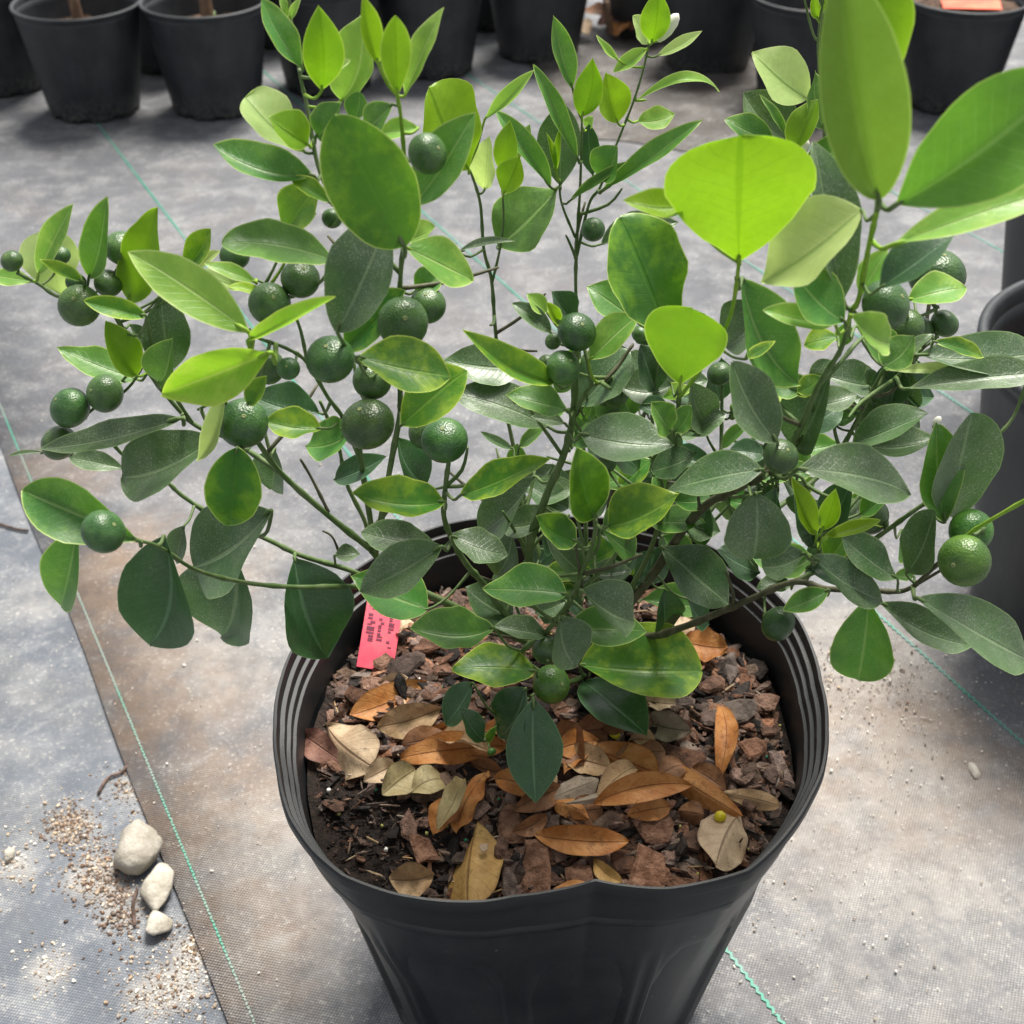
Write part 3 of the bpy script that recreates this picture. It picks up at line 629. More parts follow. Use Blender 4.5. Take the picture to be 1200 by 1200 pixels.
# leaves: base x y, tip x y, width (photo px), look, nearness in cm from its stem, then extras:
#   f fold degrees, k lean of the tip towards (+) or away (-), c arch %, r roll degrees, n notch, b/a outline
LEAVES = '''
@S4f
45 322 86 239 28 L 1;72 346 58 270 66 P -2 b.45;104 326 123 231 34 G 0 f20;98 330 46 303 15 V 2 f40;40 330 -12 322 22 L 0;150 354 181 244 48 K 0 f12;
160 440 124 376 36 K 1;165 446 66 407 36 G 0 f15;186 448 201 397 40 G 2;190 345 204 434 54 D -1;152 380 174 407 18 D -1;214 318 247 268 28 V -1 f20;226 318 259 293 14 P -1;
172 371 98 352 24 V 4 f25
@S4g,S4j
292 390 150 294 56 L 5 f12 r10;300 331 238 308 18 L 1;282 338 234 318 22 P -1;393 306 260 284 48 G 2 f10 b.55;334 272 374 214 44 V -1;348 268 371 250 9 L -1;290 399 392 346 19 Y 5 f35;
312 345 268 335 12 Y 0;318 413 189 462 60 Y 6 r-8 w.10;290 474 313 440 22 V 4;378 502 310 491 35 V 2;374 484 298 464 44 T -2
@S4a,S4i
278 524 266 617 64 U 4 f8 a.6 b.72 r5;264 462 230 541 22 P 3 f30;251 514 142 558 66 D 1 b.45;322 525 318 574 40 D -2
@S4c,S5,S5t,S5b
474 289 393 137 100 U 4 f6 b.5 a.62 r8;395 389 452 262 76 D 5 b.5;404 409 474 340 48 U 2;418 418 529 440 60 V 6 f14;470 499 546 433 58 V 2 f10;477 290 555 329 46 L 1 f15;478 280 510 266 26 L -1;486 342 519 320 32 G -1;
388 238 340 207 20 V 2 f25;368 206 250 169 42 G 2 f30;357 178 287 114 52 P 0 b.42;362 170 314 136 42 K 2;370 160 400 119 38 G 2;415 141 421 107 26 G 0;460 122 428 152 32 G 0 f15;
355 80 306 -2 32 G 1 f20;377 106 373 7 47 B 2;400 118 422 18 50 L -1;394 82 411 71 9 P 1;444 76 426 -8 25 B 1;466 113 463 18 35 B 3;474 112 518 8 25 L 0 f25;340 24 353 -4 9 L 0;336 22 327 -8 11 L 0;
490 150 446 155 22 L -1;484 241 555 131 54 G 0;482 243 488 207 22 V 2
@S6,S6b
549 199 503 103 78 B 2 b.45;568 140 626 82 16 L 0 f35;568 222 573 159 30 P -1;588 203 597 141 28 K 0;590 227 609 182 32 B 2;583 289 654 220 70 G -1 f10;606 184 621 145 22 L -3;537 295 604 281 9 D 3
@S7,S7b,S7c
671 104 648 18 24 G 1 f20;682 137 694 68 34 B 2;678 188 626 75 19 G 1 f30;645 219 581 126 22 G 1 f35;657 218 660 120 50 D -2;651 200 641 155 7 B 1;652 200 658 145 9 B 1;695 206 690 146 24 T -1;700 206 722 171 38 G 1;
705 224 822 138 21 G 1 f30;668 235 735 187 11 G 1 f30;724 144 711 85 37 B 1;758 57 718 84 17 L 0;760 51 743 18 23 P -1;764 49 771 -12 34 B 1;769 66 823 36 14 P 0;746 118 844 106 12 L 0 c30;747 142 791 133 26 L -1;724 70 699 40 9 L 0;
688 150 695 136 13 L -2;704 286 795 258 36 D -1
@S8b
866 309 868 164 166 B 0 k.45 b.32 a1.15 r0 f4 w.02;806 240 731 233 32 B 1
@S8,S8c,S21
783 389 728 254 88 U 2 f8 b.5;797 450 812 362 94 K 3 b.36 a.95 k.3 r0 f6;768 459 751 404 38 T 0;741 373 688 335 44 G 0;690 423 746 370 40 L 2 f15;678 477 737 410 58 D -1 b.45;786 506 764 471 32 G 3;790 506 810 475 26 G 2;830 501 811 447 38 D -2;
702 515 751 549 40 T -3;815 531 762 551 38 D 1
@S1,S1b
646 390 600 355 22 D 0 f20;641 366 617 344 20 L -1;670 373 647 341 34 T 0;655 379 641 354 13 B 1;650 448 544 384 30 V 3 f35;613 430 518 420 50 D -4;642 500 530 460 46 D -1;666 481 593 462 36 G 3 w.08;680 508 790 521 58 D 4 f14;662 496 622 488 16 D 1;608 524 639 501 16 G 0;
627 558 560 624 44 D -2;600 618 580 674 48 D -1;655 600 587 616 34 D -1;602 527 563 506 10 D -2
@S3
540 580 644 535 39 V 3 f15 w.07;522 588 412 578 44 V 4 w.06;530 628 597 650 38 D 3;518 640 420 693 54 D 4 f20;511 640 423 623 38 D 2;501 714 411 674 62 G 2;500 569 467 513 38 T -1;600 724 545 688 48 D 0
@S4b,S4c,S4e
392 562 453 535 28 T 1;413 506 357 522 46 G 2;392 651 422 649 20 D 1
@S4f,S4e,S4i
213 490 42 526 30 D 4 f20;144 549 81 536 24 D -1;52 530 10 534 5 D 1;318 598 226 664 88 D 3 b.42;216 616 206 662 24 D 2
@S4d,S4e
163 634 24 574 64 G 2 r-10;92 612 69 713 48 G 0;192 628 172 758 86 T -1 k.25;276 642 259 746 90 D -1 k.25;345 654 384 772 84 T 1 k.25
@S2,S2b
664 696 565 690 50 G 3 f15;696 606 676 524 50 U 2;712 617 796 578 56 V 2;676 635 629 604 35 U 2;640 628 685 673 40 D -2;680 691 744 728 52 D 4;658 722 676 782 54 D 4 k.3;664 736 759 738 46 G 2;750 650 704 686 38 T -2;
640 745 580 734 26 D 0;628 786 529 783 49 V 3 f8;579 736 481 734 46 G 2
@S2,S20
554 800 521 849 33 T 1 k.2;616 806 584 864 50 T 2 k.2;566 868 540 829 25 T 2;625 818 628 941 64 T 3 k.15;684 798 758 860 54 T 0 k.2;680 779 823 786 80 V 2 a.7 b.5;570 868 582 850 10 V 2
@S8b,S15,S9b,S9f
1010 246 890 329 80 P -3;870 326 938 452 66 G -4;900 354 850 406 54 D -4;905 396 916 486 60 P -2 r15;872 421 909 399 14 V 1;911 518 859 423 54 D 4 f14;930 523 972 438 60 D -2;844 526 881 493 16 G 2;897 533 855 528 27 T 1
@S9b,S9f,S9e
988 352 957 166 54 D 1 f22;1030 234 986 -40 92 O 3 r14 k.2 f30 a.8 b.7;1012 -48 1053 90 62 B -1;1050 240 1250 92 116 H 2 f28 b.6 r-6;1046 287 1236 222 42 L 2 f15;1030 338 1117 275 46 T 3 f20;996 369 1044 402 38 L 4;990 377 933 321 56 G 3 f10;978 379 895 362 28 L 3;1008 346 1040 290 30 L -2
@S9c
1064 352 1133 337 38 L 3;1035 429 1071 392 42 G 1;1042 426 1093 390 16 D 1
@S9
936 549 1070 578 58 D 4 f12;894 550 781 575 49 D 3 f10;886 577 883 656 74 D 4 b.4 a.6;830 591 820 642 28 T -3;775 640 856 708 62 D 1;778 690 782 739 35 T -1;806 702 831 731 26 T -1;890 671 841 644 40 T -2
@S9d
943 648 893 664 46 D 3 b.42;957 627 928 558 24 B 3;963 622 979 573 24 B 3;964 631 1032 609 16 B 4;951 641 931 571 32 T 0;968 621 997 563 40 T -1;952 652 1039 704 40 D 4;945 666 1002 683 30 T 0;1008 602 1046 574 26 G -1
@S11,S12
1052 679 986 628 38 D 2;972 691 917 715 27 G 3;1018 699 1005 798 70 G 2 k.25 b.55;1030 705 1143 755 40 D 1;1076 701 1205 773 58 D 3;1062 672 1093 598 48 D 0;1107 612 1099 496 52 G 3 f8;1121 606 1141 486 68 D 1 b.45
@S10,S10b
1000 519 1087 484 40 D 2;1016 522 1098 512 38 D 1;978 497 1009 479 22 G -1;1074 416 1228 408 50 D 1 f15;1094 400 1154 418 18 V 3 f20;1040 434 1146 430 13 P 0;1062 456 1228 436 36 D 2 f20
@S15,S15c,S15d
948 116 883 60 56 P 0;930 168 872 108 54 D -2;922 160 890 111 11 G 1;906 167 849 140 32 G 0;930 179 957 116 32 K 2;966 151 956 83 33 G 2;972 152 991 66 34 T -1;975 147 1002 108 26 T -1;943 189 1009 159 30 G 1;952 204 1016 180 30 G 1;962 70 987 35 9 P 0;958 22 954 -8 12 B 0;964 14 980 -12 13 B 0
@S16,S7,S6
700 560 735 600 40 T -1;640 560 690 590 44 D 1;735 470 700 430 44 T 0;655 640 610 700 40 T 0;720 640 690 700 42 T 0;770 530 800 590 42 T -1;690 520 730 480 40 D 0;620 680 660 720 44 T 0
'''
PET = {'B': M_TWIG, 'Y': M_TWIG, 'L': M_TWIG, 'K': M_TWIG}
gl = random.Random(21)
far = []
def put_leaf(bx, by, tx, ty, w, cls, near, names, ext):
    ap, dist = attach_pt((bx, by), names)
    if dist > 45: far.append((bx, by, round(dist)))
    Pb = at(bx, by, ap.y - near * 0.01)
    Lp = math.hypot(tx - bx, ty - by); L = pxm(Lp, Pb)
    o = dict(f=gl.uniform(10, 30), k=gl.uniform(-.28, .28), c=gl.uniform(-2, 11), r=None, n=0.0, a=gl.uniform(.76, 1.1), b=gl.uniform(.78, 1.15), w=gl.uniform(.015, .07))
    for e in ext: o[e[0]] = float(e[1:])
    if cls not in 'BKP': o['b'] = max(o['b'], 0.58)
    k = o['k']
    Pt = at(tx, ty, Pb.y - k * L)
    lim = on_z(tx, ty, SZ + 0.026)
    if (lim - PC).xy.length < 0.17 and Pt.z < lim.z: Pt = lim
    A = (Pt - Pb).normalized(); V = (Vector((0, 0, CAMH)) - (Pb + Pt) / 2).normalized()
    N0 = (V - A * V.dot(A)).normalized(); S0 = A.cross(N0); U = Vector((0, 0.12, 1)); U = U - A * U.dot(A)
    if o['r'] is None:                       # blades turn their upper side to the light
        au = math.degrees(math.atan2(U.dot(S0), U.dot(N0))) if U.length > 0.2 else 0
        o['r'] = max(-40, min(40, au * 0.7 + gl.gauss(0, 11)))
    r = R(o['r']); N = N0 * math.cos(r) + S0 * math.sin(r)
    W2 = 1.03 * pxm(w, (Pb + Pt) / 2) / 2 / math.cos(r) / max(0.5, math.cos(R(o['f'])))
    me = leaf_mesh(Pb, Pt, W2, N, o['c'] / 100, R(o['f']), o['a'], o['b'], gl.uniform(-.045, .045) - W2 * math.tan(r) * math.sin(R(o['f'])) / (Pt - Pb).length, o['w'], gl, LEAF[cls], ap, PET.get(cls, M_STEM), notch=0.02 if gl.random() < .25 else 0)
    return link('leaf', me, tree, Pb - TB)
names = None
for line in LEAVES.strip().split('\n'):
    if line.startswith('@'): names = line[1:].split(','); continue
    for e in line.strip(';').split(';'):
        q = e.split(); put_leaf(*[float(x) for x in q[:5]], q[5], float(q[6]), names, q[7:])
fg = random.Random(77); FILL = [n for n in ('S1', 'S1b', 'S3', 'S8', 'S8c', 'S9', 'S16', 'S17', 'S2', 'S2b', 'S21', 'S11', 'S10', 'S10b', 'S9b', 'S9d', 'S12', 'S15', 'S3')]
nfill = 0; filler = []
while nfill < 150:
    nm = fg.choice(FILL); p = fg.choice(stem_pts[nm]); x, y = to_px(p)
    if not (540 < x < 1090 and 335 < y < 705) or (p.z < 0.30): continue
    a = fg.uniform(0, 6.28); l = fg.uniform(32, 82); bx, by = x + 10 * math.cos(a), y + 10 * math.sin(a)
    if not (535 < x + l * math.cos(a) < 1100 and 320 < y + l * math.sin(a) < 725): continue
    lf = put_leaf(bx, by, x + l * math.cos(a), y + l * .8 * math.sin(a), l * fg.uniform(.42, .55), fg.choice('DDDDTTGGGV'), fg.uniform(-5, -1.2), [nm], []); nfill += 1; filler.append((l, lf))
NLEAF = sum(1 for ch in tree.children if ch.name.split('.')[0] == 'leaf')
filler = [q[1] for q in sorted(filler, key=lambda q: q[0])][:max(0, NLEAF - 300)]   # the smallest inner leaves past 300 become one part
bpy.context.view_layer.update()
with bpy.context.temp_override(active_object=filler[0], object=filler[0], selected_objects=filler, selected_editable_objects=filler): bpy.ops.object.join()
filler[0].name = 'inner_leaves'; tag(filler[0], kind='stuff')
print('leaves', NLEAF)
for k in range(80):                          # thin bare twigs inside the bush
    nm = fg.choice(FILL + ['S4c', 'S4a', 'S6', 'S7']); p = fg.choice(stem_pts[nm])
    if p.z < 0.30: continue
    d = Vector((fg.gauss(0, 1), fg.gauss(0, .6), abs(fg.gauss(.7, .5)))).normalized() * fg.uniform(.018, .060)
    V, Fc = tube(smooth_path([Vector((0, 0, 0)), d * .5 + Vector((fg.gauss(0, .002), 0, -.002)), d], 3), [.0013, .0012, .0012, .0011, .0010, .0009, .0007], 6)
    link('twig', mesh('twig', V, Fc, fg.choice((M_STEM, M_STEM, M_WOOD))), tree, p - TB)
print('leaves far from their stems:', far)

# fruit: photo x y, diameter px, stems, nearness cm, look
FRUITS = '''14 306 26 S4f 0 d;72 299 22 S4f -1 d;89 331 24 S4f 0 d;93 358 50 S4f 2 d;127 332 34 S4f 0 d;144 291 44 S4f -1 d;123 461 46 S4f 1 d;82 478 48 S4f 1 d;69 519 43 S4e 1 d;
121 623 52 S4d 5 d;285 496 60 S4a 2 d;352 327 47 S4j 1 d;316 356 51 S4j 2 d;275 300 36 S4j -2 d;338 432 27 S4g 2 d;314 430 42 S4g -1 d;387 421 60 S4g 3 d;389 256 25 S5b -1 d;501 180 49 S5t 1 d;
501 358 45 S5 0 d;472 378 62 S5 2 d;436 446 46 S4c 1 d;431 497 64 S4c 4 d;521 516 57 S3 2 d;498 506 42 S3 -1 d;676 389 47 S1 2 d;648 400 20 S1 1 d;660 431 43 S1 3 d;640 425 20 S1 0 d;695 269 29 S7b 0 d;
716 457 46 S21 -2 d;752 392 24 S8c -1 d;843 438 30 S17 0 d;832 485 23 S17b 0 d;1038 357 60 S9b 1 d;1098 323 66 S9c 0 d;1060 384 46 S9c 0 d;1076 388 36 S9c -1 d;1107 379 34 S9c 0 d;962 306 54 S15 1 d;
915 535 43 S9 4 d;1130 657 62 S11 3 l;1138 622 52 S13 -2 l;1022 606 42 S12 -1 d;912 731 43 S11 2 d;646 802 46 S2 3 l;642 762 37 S2 1 d;710 543 25 S2b -3 d;862 478 14 S17 0 y;858 488 9 S17 0 y;576 881 11 S20 1 y'''
gf = random.Random(5); FM = {'d': M_FRUIT, 'l': M_FRUITL, 'y': M_FRUITL}
fprof = []
for i in range(17):
    a = math.pi * i / 16; r = math.sin(a); z = -math.cos(a) * 0.94
    if i >= 14: z -= 0.05 * sst(i, 13, 16)
    if i <= 1: z += 0.03
    fprof.append((max(r, 0.0005), z))
FV, FF = lathe(fprof, 22); FME = {}
for k, m in FM.items(): FME[k] = mesh('fruit', FV, FF, m)
SV, SF = lathe([(0.085, -0.02), (0.095, 0.02), (0.05, 0.035), (0.03, 0.012), (0.001, 0.01)], 10); SCAR = mesh('style_scar', SV, SF, M_SCAR)
CV, CF = [], []
for k in range(10):
    a = 2 * math.pi * k / 10; rr = 0.34 if k % 2 == 0 else 0.16; CV.append((rr * math.cos(a), rr * math.sin(a), 0.045 if k % 2 == 0 else 0.0))
CV += [(x * 0.55, y * 0.55, -0.10) for x, y, z in CV]; CF = [(k, (k + 1) % 10, 10 + (k + 1) % 10, 10 + k) for k in range(10)] + [tuple(range(10, 20))]
CAL = mesh('calyx', CV, CF, M_STEM)
for e in FRUITS.replace('\n', '').split(';'):
    x, y, d, s, near, k = e.split(); x, y, d, near = float(x), float(y), float(d), float(near)
    ap, dist = attach_pt((x, y), [s]); c = at(x, y, ap.y - near * 0.01); r = pxm(d, c) / 2
    if (c - ap).length < r * 1.05:
        c = at(x, y, ap.y - max(near, 0.0) * 0.01 - r * (1.05 if near >= 0 else -1.05)); r = pxm(d, c) / 2
    up = (ap - c).normalized(); sd = (-up * 0.55 + Vector((gf.gauss(0, .35), -.25 + gf.gauss(0, .25), .75 if y < 560 else -.1))).normalized(); q = Vector((0, 0, 1)).rotation_difference(sd)      # the style end points away from the stalk
    o = link('fruit', FME[k], tree, c - TB); o.rotation_mode = 'QUATERNION'; o.rotation_quaternion = q; o.scale = (r * gf.uniform(.97, 1.03), r, r * gf.uniform(.88, .97))
    sc = link('style_scar', SCAR, o, (0, 0, 0.885)); cy = link('calyx', CAL, o, (0, 0, -0.93))
    st = c - sd * r * 0.88; pts = smooth_path([ap, (ap + st) / 2 + Vector((0, 0, -0.002)), st], 3)
    V, Fc = tube([p - ap for p in pts], [max(0.0007, r * 0.075)] * len(pts), 6); link('fruit_stalk', mesh('fruit_stalk', V, Fc, M_STEM), tree, ap - TB)

# flower buds and little shoots
def bud(x0, y0, x1, y1, w, s, near):
    ap, d = attach_pt((x0, y0), [s]); a = at(x0, y0, ap.y - near * .01); b = at(x1, y1, ap.y - near * .01); r = pxm(w, a) / 2
    P = [a.lerp(b, t) for t in (0, .15, .4, .7, .9, 1)]
    V, Fc = tube([p - a for p in P], [r * q for q in (.35, .7, 1, .95, .6, .1)], 10); link('flower_bud', mesh('flower_bud', V, Fc, M_PETAL), tree, a - TB)
    V, Fc = tube([ap - a, Vector((0, 0, 0)), (b - a) * .12], [.0008, .0009, r * .62], 7); link('bud_stalk', mesh('bud_stalk', V, Fc, M_TWIG), tree, a - TB)
bud(771, 48, 795, 16, 17, 'S7b', .5); bud(942, 180, 945, 163, 11, 'S15d', 1); bud(1094, 500, 1102, 488, 9, 'S12', 2)

# ------------------------------------------------------------------ dry leaves on the mulch: tip/base pixels, width px, colour, lift mm, label
DRY = '''498 799 410 838 34 o 6 orange-brown dry leaf pointing at the pink tag;518 829 441 852 34 t 9 *;384 850 438 900 56 e 10 rounded beige dry leaf beside the small mauve one;355 860 401 893 28 m 6 small mauve dry leaf against the pot wall;
485 864 537 842 16 o 7 *;576 882 511 870 46 t 16 *;596 874 469 888 32 o 12 long orange dry leaf bent under the tan one;425 916 463 897 28 e 8 *;448 932 487 902 34 k 9 *;482 930 522 914 32 k 8 *;
540 912 513 972 24 k 14 khaki folded dry leaf beside an orange one;573 904 536 978 30 o 13 *;508 980 537 940 30 o 8 *;562 966 549 1062 66 g 12 large golden dry leaf with a pale hole by the front lip;509 1025 456 1030 42 t 8 triangular torn tan leaf on bare black soil;
683 874 771 907 42 o 14 *;704 912 770 916 14 b 12 *;695 942 812 920 30 o 17 long bright orange dry leaf with a dark curled tip;764 889 869 956 28 o 12 *;842 835 842 914 22 o 14 narrow orange dry leaf standing upright on the mulch;866 955 837 1018 52 e 13 pale beige oval dry leaf by the yellow fruitlet;
626 978 737 986 30 o 12 *;696 1006 729 1034 16 g 9 *;648 858 684 894 44 b 9 *;642 938 702 914 28 y 13 *;660 942 736 923 12 y 15 *;661 908 693 882 16 o 15 *;664 958 706 948 32 b 7 *;795 950 826 955 28 b 8 *;755 844 811 857 30 y 8 *;
748 820 792 826 28 e 7 *;736 868 768 867 28 t 10 *;772 912 802 897 26 b 16 *;842 928 914 944 18 t 10 *;800 752 853 760 34 o 14 orange dry leaf under the low right branch;782 742 815 730 22 e 10 *;648 1042 696 1040 12 o 8 *;462 746 484 728 24 e 10 *;
668 862 714 855 34 b 8 *;440 802 478 794 22 e 6 *;590 855 622 842 26 t 9 *;640 900 672 872 30 e 8 *;700 840 740 850 28 b 8 *;590 905 640 912 26 b 10 *;610 935 650 905 28 t 9 *;655 885 715 900 32 t 12 *;700 930 750 905 26 b 10 *;540 885 590 905 28 b 8 *;760 935 800 915 28 b 8 *;690 960 650 940 26 o 8 *;600 890 625 930 24 o 7 *;580 912 640 930 28 o 11 *;660 925 600 950 26 b 9 *;720 885 780 880 30 b 11 *;745 900 700 935 26 t 12 *;560 858 610 868 26 o 12 *;700 868 650 880 28 o 13 *;810 900 850 925 24 b 10 *;520 858 470 872 26 b 9 *;640 955 600 975 22 b 7 *;735 955 785 945 22 o 9 *'''
cn = {'o': 'orange', 't': 'tan', 'e': 'beige', 'b': 'dark brown', 'm': 'mauve', 'k': 'khaki', 'g': 'golden', 'y': 'greyish'}
gd = random.Random(13)
for e in DRY.replace('\n', '').split(';'):
    q = e.split(None, 7); x0, y0, x1, y1, w = [float(v) for v in q[:5]]; c = q[5]; lift = float(q[6]) / 1000; lab = q[7]
    m = on_z((x0 + x1) / 2, (y0 + y1) / 2, SZ + lift); base = soil_h(m.x - PC.x, m.y - PC.y) + lift
    Pb, Pt = on_z(x0, y0, base + gd.uniform(-.003, .003)), on_z(x1, y1, base + gd.uniform(-.002, .006))
    if lab.startswith('narrow'): Pb.z += 0.006
    W2 = pxm(w, Pb) / 2 * 1.3; N = Vector((gd.gauss(0, .3), -0.5 + gd.gauss(0, .3), 1.0))
    me = leaf_mesh(Pb, Pt, W2, N, gd.uniform(.0, .18), R(gd.uniform(8, 46)) * gd.choice((1, 1, -1)), gd.uniform(.7, 1.0), gd.uniform(.55, .9), gd.uniform(-.09, .09), gd.uniform(.08, .22), gd, DEAD[c], dry=gd.uniform(0, .7))
    o = link('dry_leaf', me, None, Pb)
    tag(o, '%s %s dry leaf on the mulch by %s' % ('big' if math.hypot(x1 - x0, y1 - y0) > 75 else ('small' if math.hypot(x1 - x0, y1 - y0) < 45 else 'medium'), cn[c], near_mark((x0 + x1) / 2, (y0 + y1) / 2)) if lab == '*' else lab, 'dry leaf', 'dry leaves on the mulch')
    if 'hole' in lab:
        hp = on_z(567, 993, base + 0.008); V, Fc = [], []; chip_geo(V, Fc, Vector((0, 0, 0)), .006, .0065, .0012, .4, (0.35, 0), gd)
        h = link('torn_patch', mesh('torn_patch', V, Fc, DEAD['e'], False), o, hp - Pb)
for (x, y, d, lab) in ((844, 957, 14, 'tiny yellow fallen fruit beside the pale oval dry leaf'), (720, 861, 14, 'tiny yellow-green fallen fruit among brown leaves under the bush')):
    p = on_z(x, y, SZ + 0.014); r = pxm(d, p) / 2; o = link('fallen_fruit', mesh('fallen_fruit', FV, FF, M_FRUITY), None, p); o.scale = (r, r, r); o.rotation_euler = (.8, .3, 0)
    tag(o, lab, 'fruit', 'fallen fruit on the mulch')

# ------------------------------------------------------------------ pink plant tag, pushed into the mulch
p0, p1 = on_z(441, 772, SZ + 0.006), at(457, 672, 0.775)
tg = tag(empty('plant_tag', p0), 'pink plastic plant tag with dark print stuck in the mulch', 'plant tag')
A = (p1 - p0); L = A.length; A.normalize(); N = Vector((0.18, -1, 0.75)); N = (N - A * N.dot(A)).normalized(); S = N.cross(A) * -1
if S.x < 0: S = -S
W = pxm(43, p0); V, Fc = [], []
for i in range(9):
    t = -0.12 + 1.12 * i / 8; c = A * (L * t) - N * (0.004 * t * t)
    for (s, d) in ((-.5, 0), (.5, 0), (.5, -.0008), (-.5, -.0008)): V.append(c + S * (W * s) + N * d)
for i in range(8):
    for k in range(4): Fc.append((i * 4 + k, i * 4 + (k + 1) % 4, i * 4 + 4 + (k + 1) % 4, i * 4 + 4 + k))
Fc += [(3, 2, 1, 0), (32, 33, 34, 35)]
link('tag_strip', mesh('tag_strip', V, Fc, M_TAG, False), tg)
V, Fc = [], []; gt = random.Random(2)                      # three lines of small dark print running along the strip
for (s, hw) in ((-.29, .11), (-.01, .08), (.27, .08)):
    t = 0.14
    while t < 0.86:
        ln = gt.uniform(.022, .045)
        if gt.random() < .84:
            for (o1, o2) in (((-1, -.2), (-.1, 1)) if gt.random() < .5 else ((-1, .3), (.1, 1)), ):
                pass
            a0, a1 = (-1, 1) if gt.random() < .5 else (gt.choice(((-1, .2), (-.3, 1))))
            i = len(V)
            for (uu, vv) in ((a0, t), (a1, t), (a1, t + ln * .62), (a0, t + ln * .62)):
                V.append(A * (L * vv) - N * (0.004 * vv * vv) + S * (W * (s + hw * uu)) + N * 0.0003)
            Fc.append((i, i + 1, i + 2, i + 3))
        t += ln
link('print', mesh('print', V, Fc, M_INK, False), tg)

# ------------------------------------------------------------------ other nursery pots
def pot_proto(Rr, H, nm, mat, soil_z, name_lbl):
    bp = [(0.0, 0.006), (Rr * .66, 0.005), (Rr * .70, 0.0), (Rr * .715, 0.006)]
    for i in range(8): bp.append((Rr * (.72 + .225 * (i + 1) / 8), 0.01 + (H * .90 - 0.01) * (i + 1) / 8))
    bp += [(Rr * .955, H * .915), (Rr * .96, H * .95), (Rr * .935, H * .95), (Rr * .92, H * .88), (Rr * .72, 0.02), (0.0, 0.02)]
    def fn(r, z, a, j):
        if j in (2, 3):                        # drainage notches round the foot
            return r, z + (0.007 if abs(((a / (2 * math.pi) * 9) % 1) - .5) < .16 else 0) * (Rr / .12)
        if 3 < j < 12: r += 0.0012 * math.sin(a * 10) * (Rr / .12) * .5
        return r, z
    V, Fc = lathe(bp, 72, fn); b = mesh(nm + '_body', V, Fc, mat)
    rp = [(Rr * .962, H * .945), (Rr * .968, H * .965), (Rr * .99, H * .968), (Rr, H * .978), (Rr, H * .992), (Rr * .985, H), (Rr * .955, H), (Rr * .94, H * .985), (Rr * .932, H * .94)]
    V, Fc = lathe(rp, 72); r = mesh(nm + '_rim', V, Fc, mat)
    V, Fc = [(0, 0, soil_z)], []; gg = random.Random(nm)
    for i in range(1, 7):
        for k in range(28):
            a = 2 * math.pi * k / 28; rr = Rr * (.72 + .2 * soil_z / H) * i / 6.0; V.append((rr * math.cos(a), rr * math.sin(a), soil_z + gg.uniform(-.004, .006)))
    for k in range(28): Fc.append((0, 1 + k, 1 + (k + 1) % 28))
    for i in range(5):
        for k in range(28): q = (k + 1) % 28; Fc.append((1 + i * 28 + k, 1 + i * 28 + 28 + k, 1 + i * 28 + 28 + q, 1 + i * 28 + q))
    s = mesh(nm + '_soil', V, Fc, M_SOIL2, False)
    return b, r, s
M_SOIL2 = simple('soil_mulch', srgb(62, 48, 40), srgb(122, 98, 82), 90, 0.9, 0.9, 0.004)
SMALL = pot_proto(0.1175, 0.20, 'small_pot', M_POTB, 0.145, ''); LARGE = pot_proto(0.1775, 0.31, 'large_pot', M_POTB, 0.25, '')
def place_pot(x, y, protos, rz, label, tilt=(0, 0), cat='plant pot', group='small nursery pots in the back row'):
    o = empty('nursery_pot', (x, y, 0.0022)); o.rotation_euler = (tilt[0], tilt[1], rz)
    tag(o, label, cat, group)
    for nm, me in zip(('body', 'rim', 'soil'), protos): link(nm, me, o)
    return o
place_pot(-0.795, 2.56, SMALL, .2, 'small black pot holding a brown sapling trunk, at the end of a green line')
place_pot(-0.565, 2.575, SMALL, 1.1, 'small black pot with a sapling trunk and green sprouts on its soil')
for i, (x, y, lab) in enumerate(((-1.005, 2.70, 'small black pot half hidden behind the pot with the thin sapling'), (-1.225, 2.86, 'small black pot at the far end of the back row past the saplings'), (-0.70, 2.83, 'small black pot squeezed behind the two sapling pots'),
        (-0.365, 2.70, 'small black pot behind the upright bright shoots of the bush'), (-0.165, 2.80, 'small black pot next to one with no plant behind the bush'), (0.055, 2.90, 'small black pot beside the gap with the fallen brown leaves and stick'),
        (-0.52, 3.00, 'small black pot in the rear line behind the thicker sapling'), (0.40, 2.81, 'small black pot beside the scuffed grey one, behind the white flower bud'), (0.29, 3.06, 'small black pot standing farther back behind the stick'),
        (1.09, 2.60, 'small black pot beyond the pot with the orange card'), (0.76, 2.95, 'small black pot in the rear line behind the orange card pot'), (0.53, 3.03, 'small black pot in the rear line behind the scuffed grey pot'), (-0.06, 3.12, 'small black pot in the rear line behind two others at the middle'), (-0.285, 3.00, 'small black pot in the rear line seen through the gap between two front pots'), (-0.95, 2.95, 'small black pot in the rear line behind the thin sapling'))):
    place_pot(x, y, SMALL, i * .7, lab)
place_pot(0.560, 2.61, SMALL, .5, 'dusty grey-black small pot with a scuffed wall in the back row')
gpot = place_pot(0.838, 2.60, SMALL, 2.0, 'small black pot with an orange card lying on its soil')
place_pot(0.603, 1.075, LARGE, .4, 'large black pot standing beside the citrus bush over the green line', group='large nursery pots')
gpot.children[2].location.z = 0.035
place_pot(0.742, 1.47, LARGE, 1.0, 'large black pot behind the other large pot', group='large nursery pots')
V = [(-.055, -.022, 0), (.05, -.03, 0), (.058, .018, .004), (-.048, .026, .002)]; V += [(x, y, z + .002) for x, y, z in V]
Fc = [(3, 2, 1, 0), (4, 5, 6, 7), (0, 1, 5, 4), (1, 2, 6, 5), (2, 3, 7, 6), (3, 0, 4, 7)]
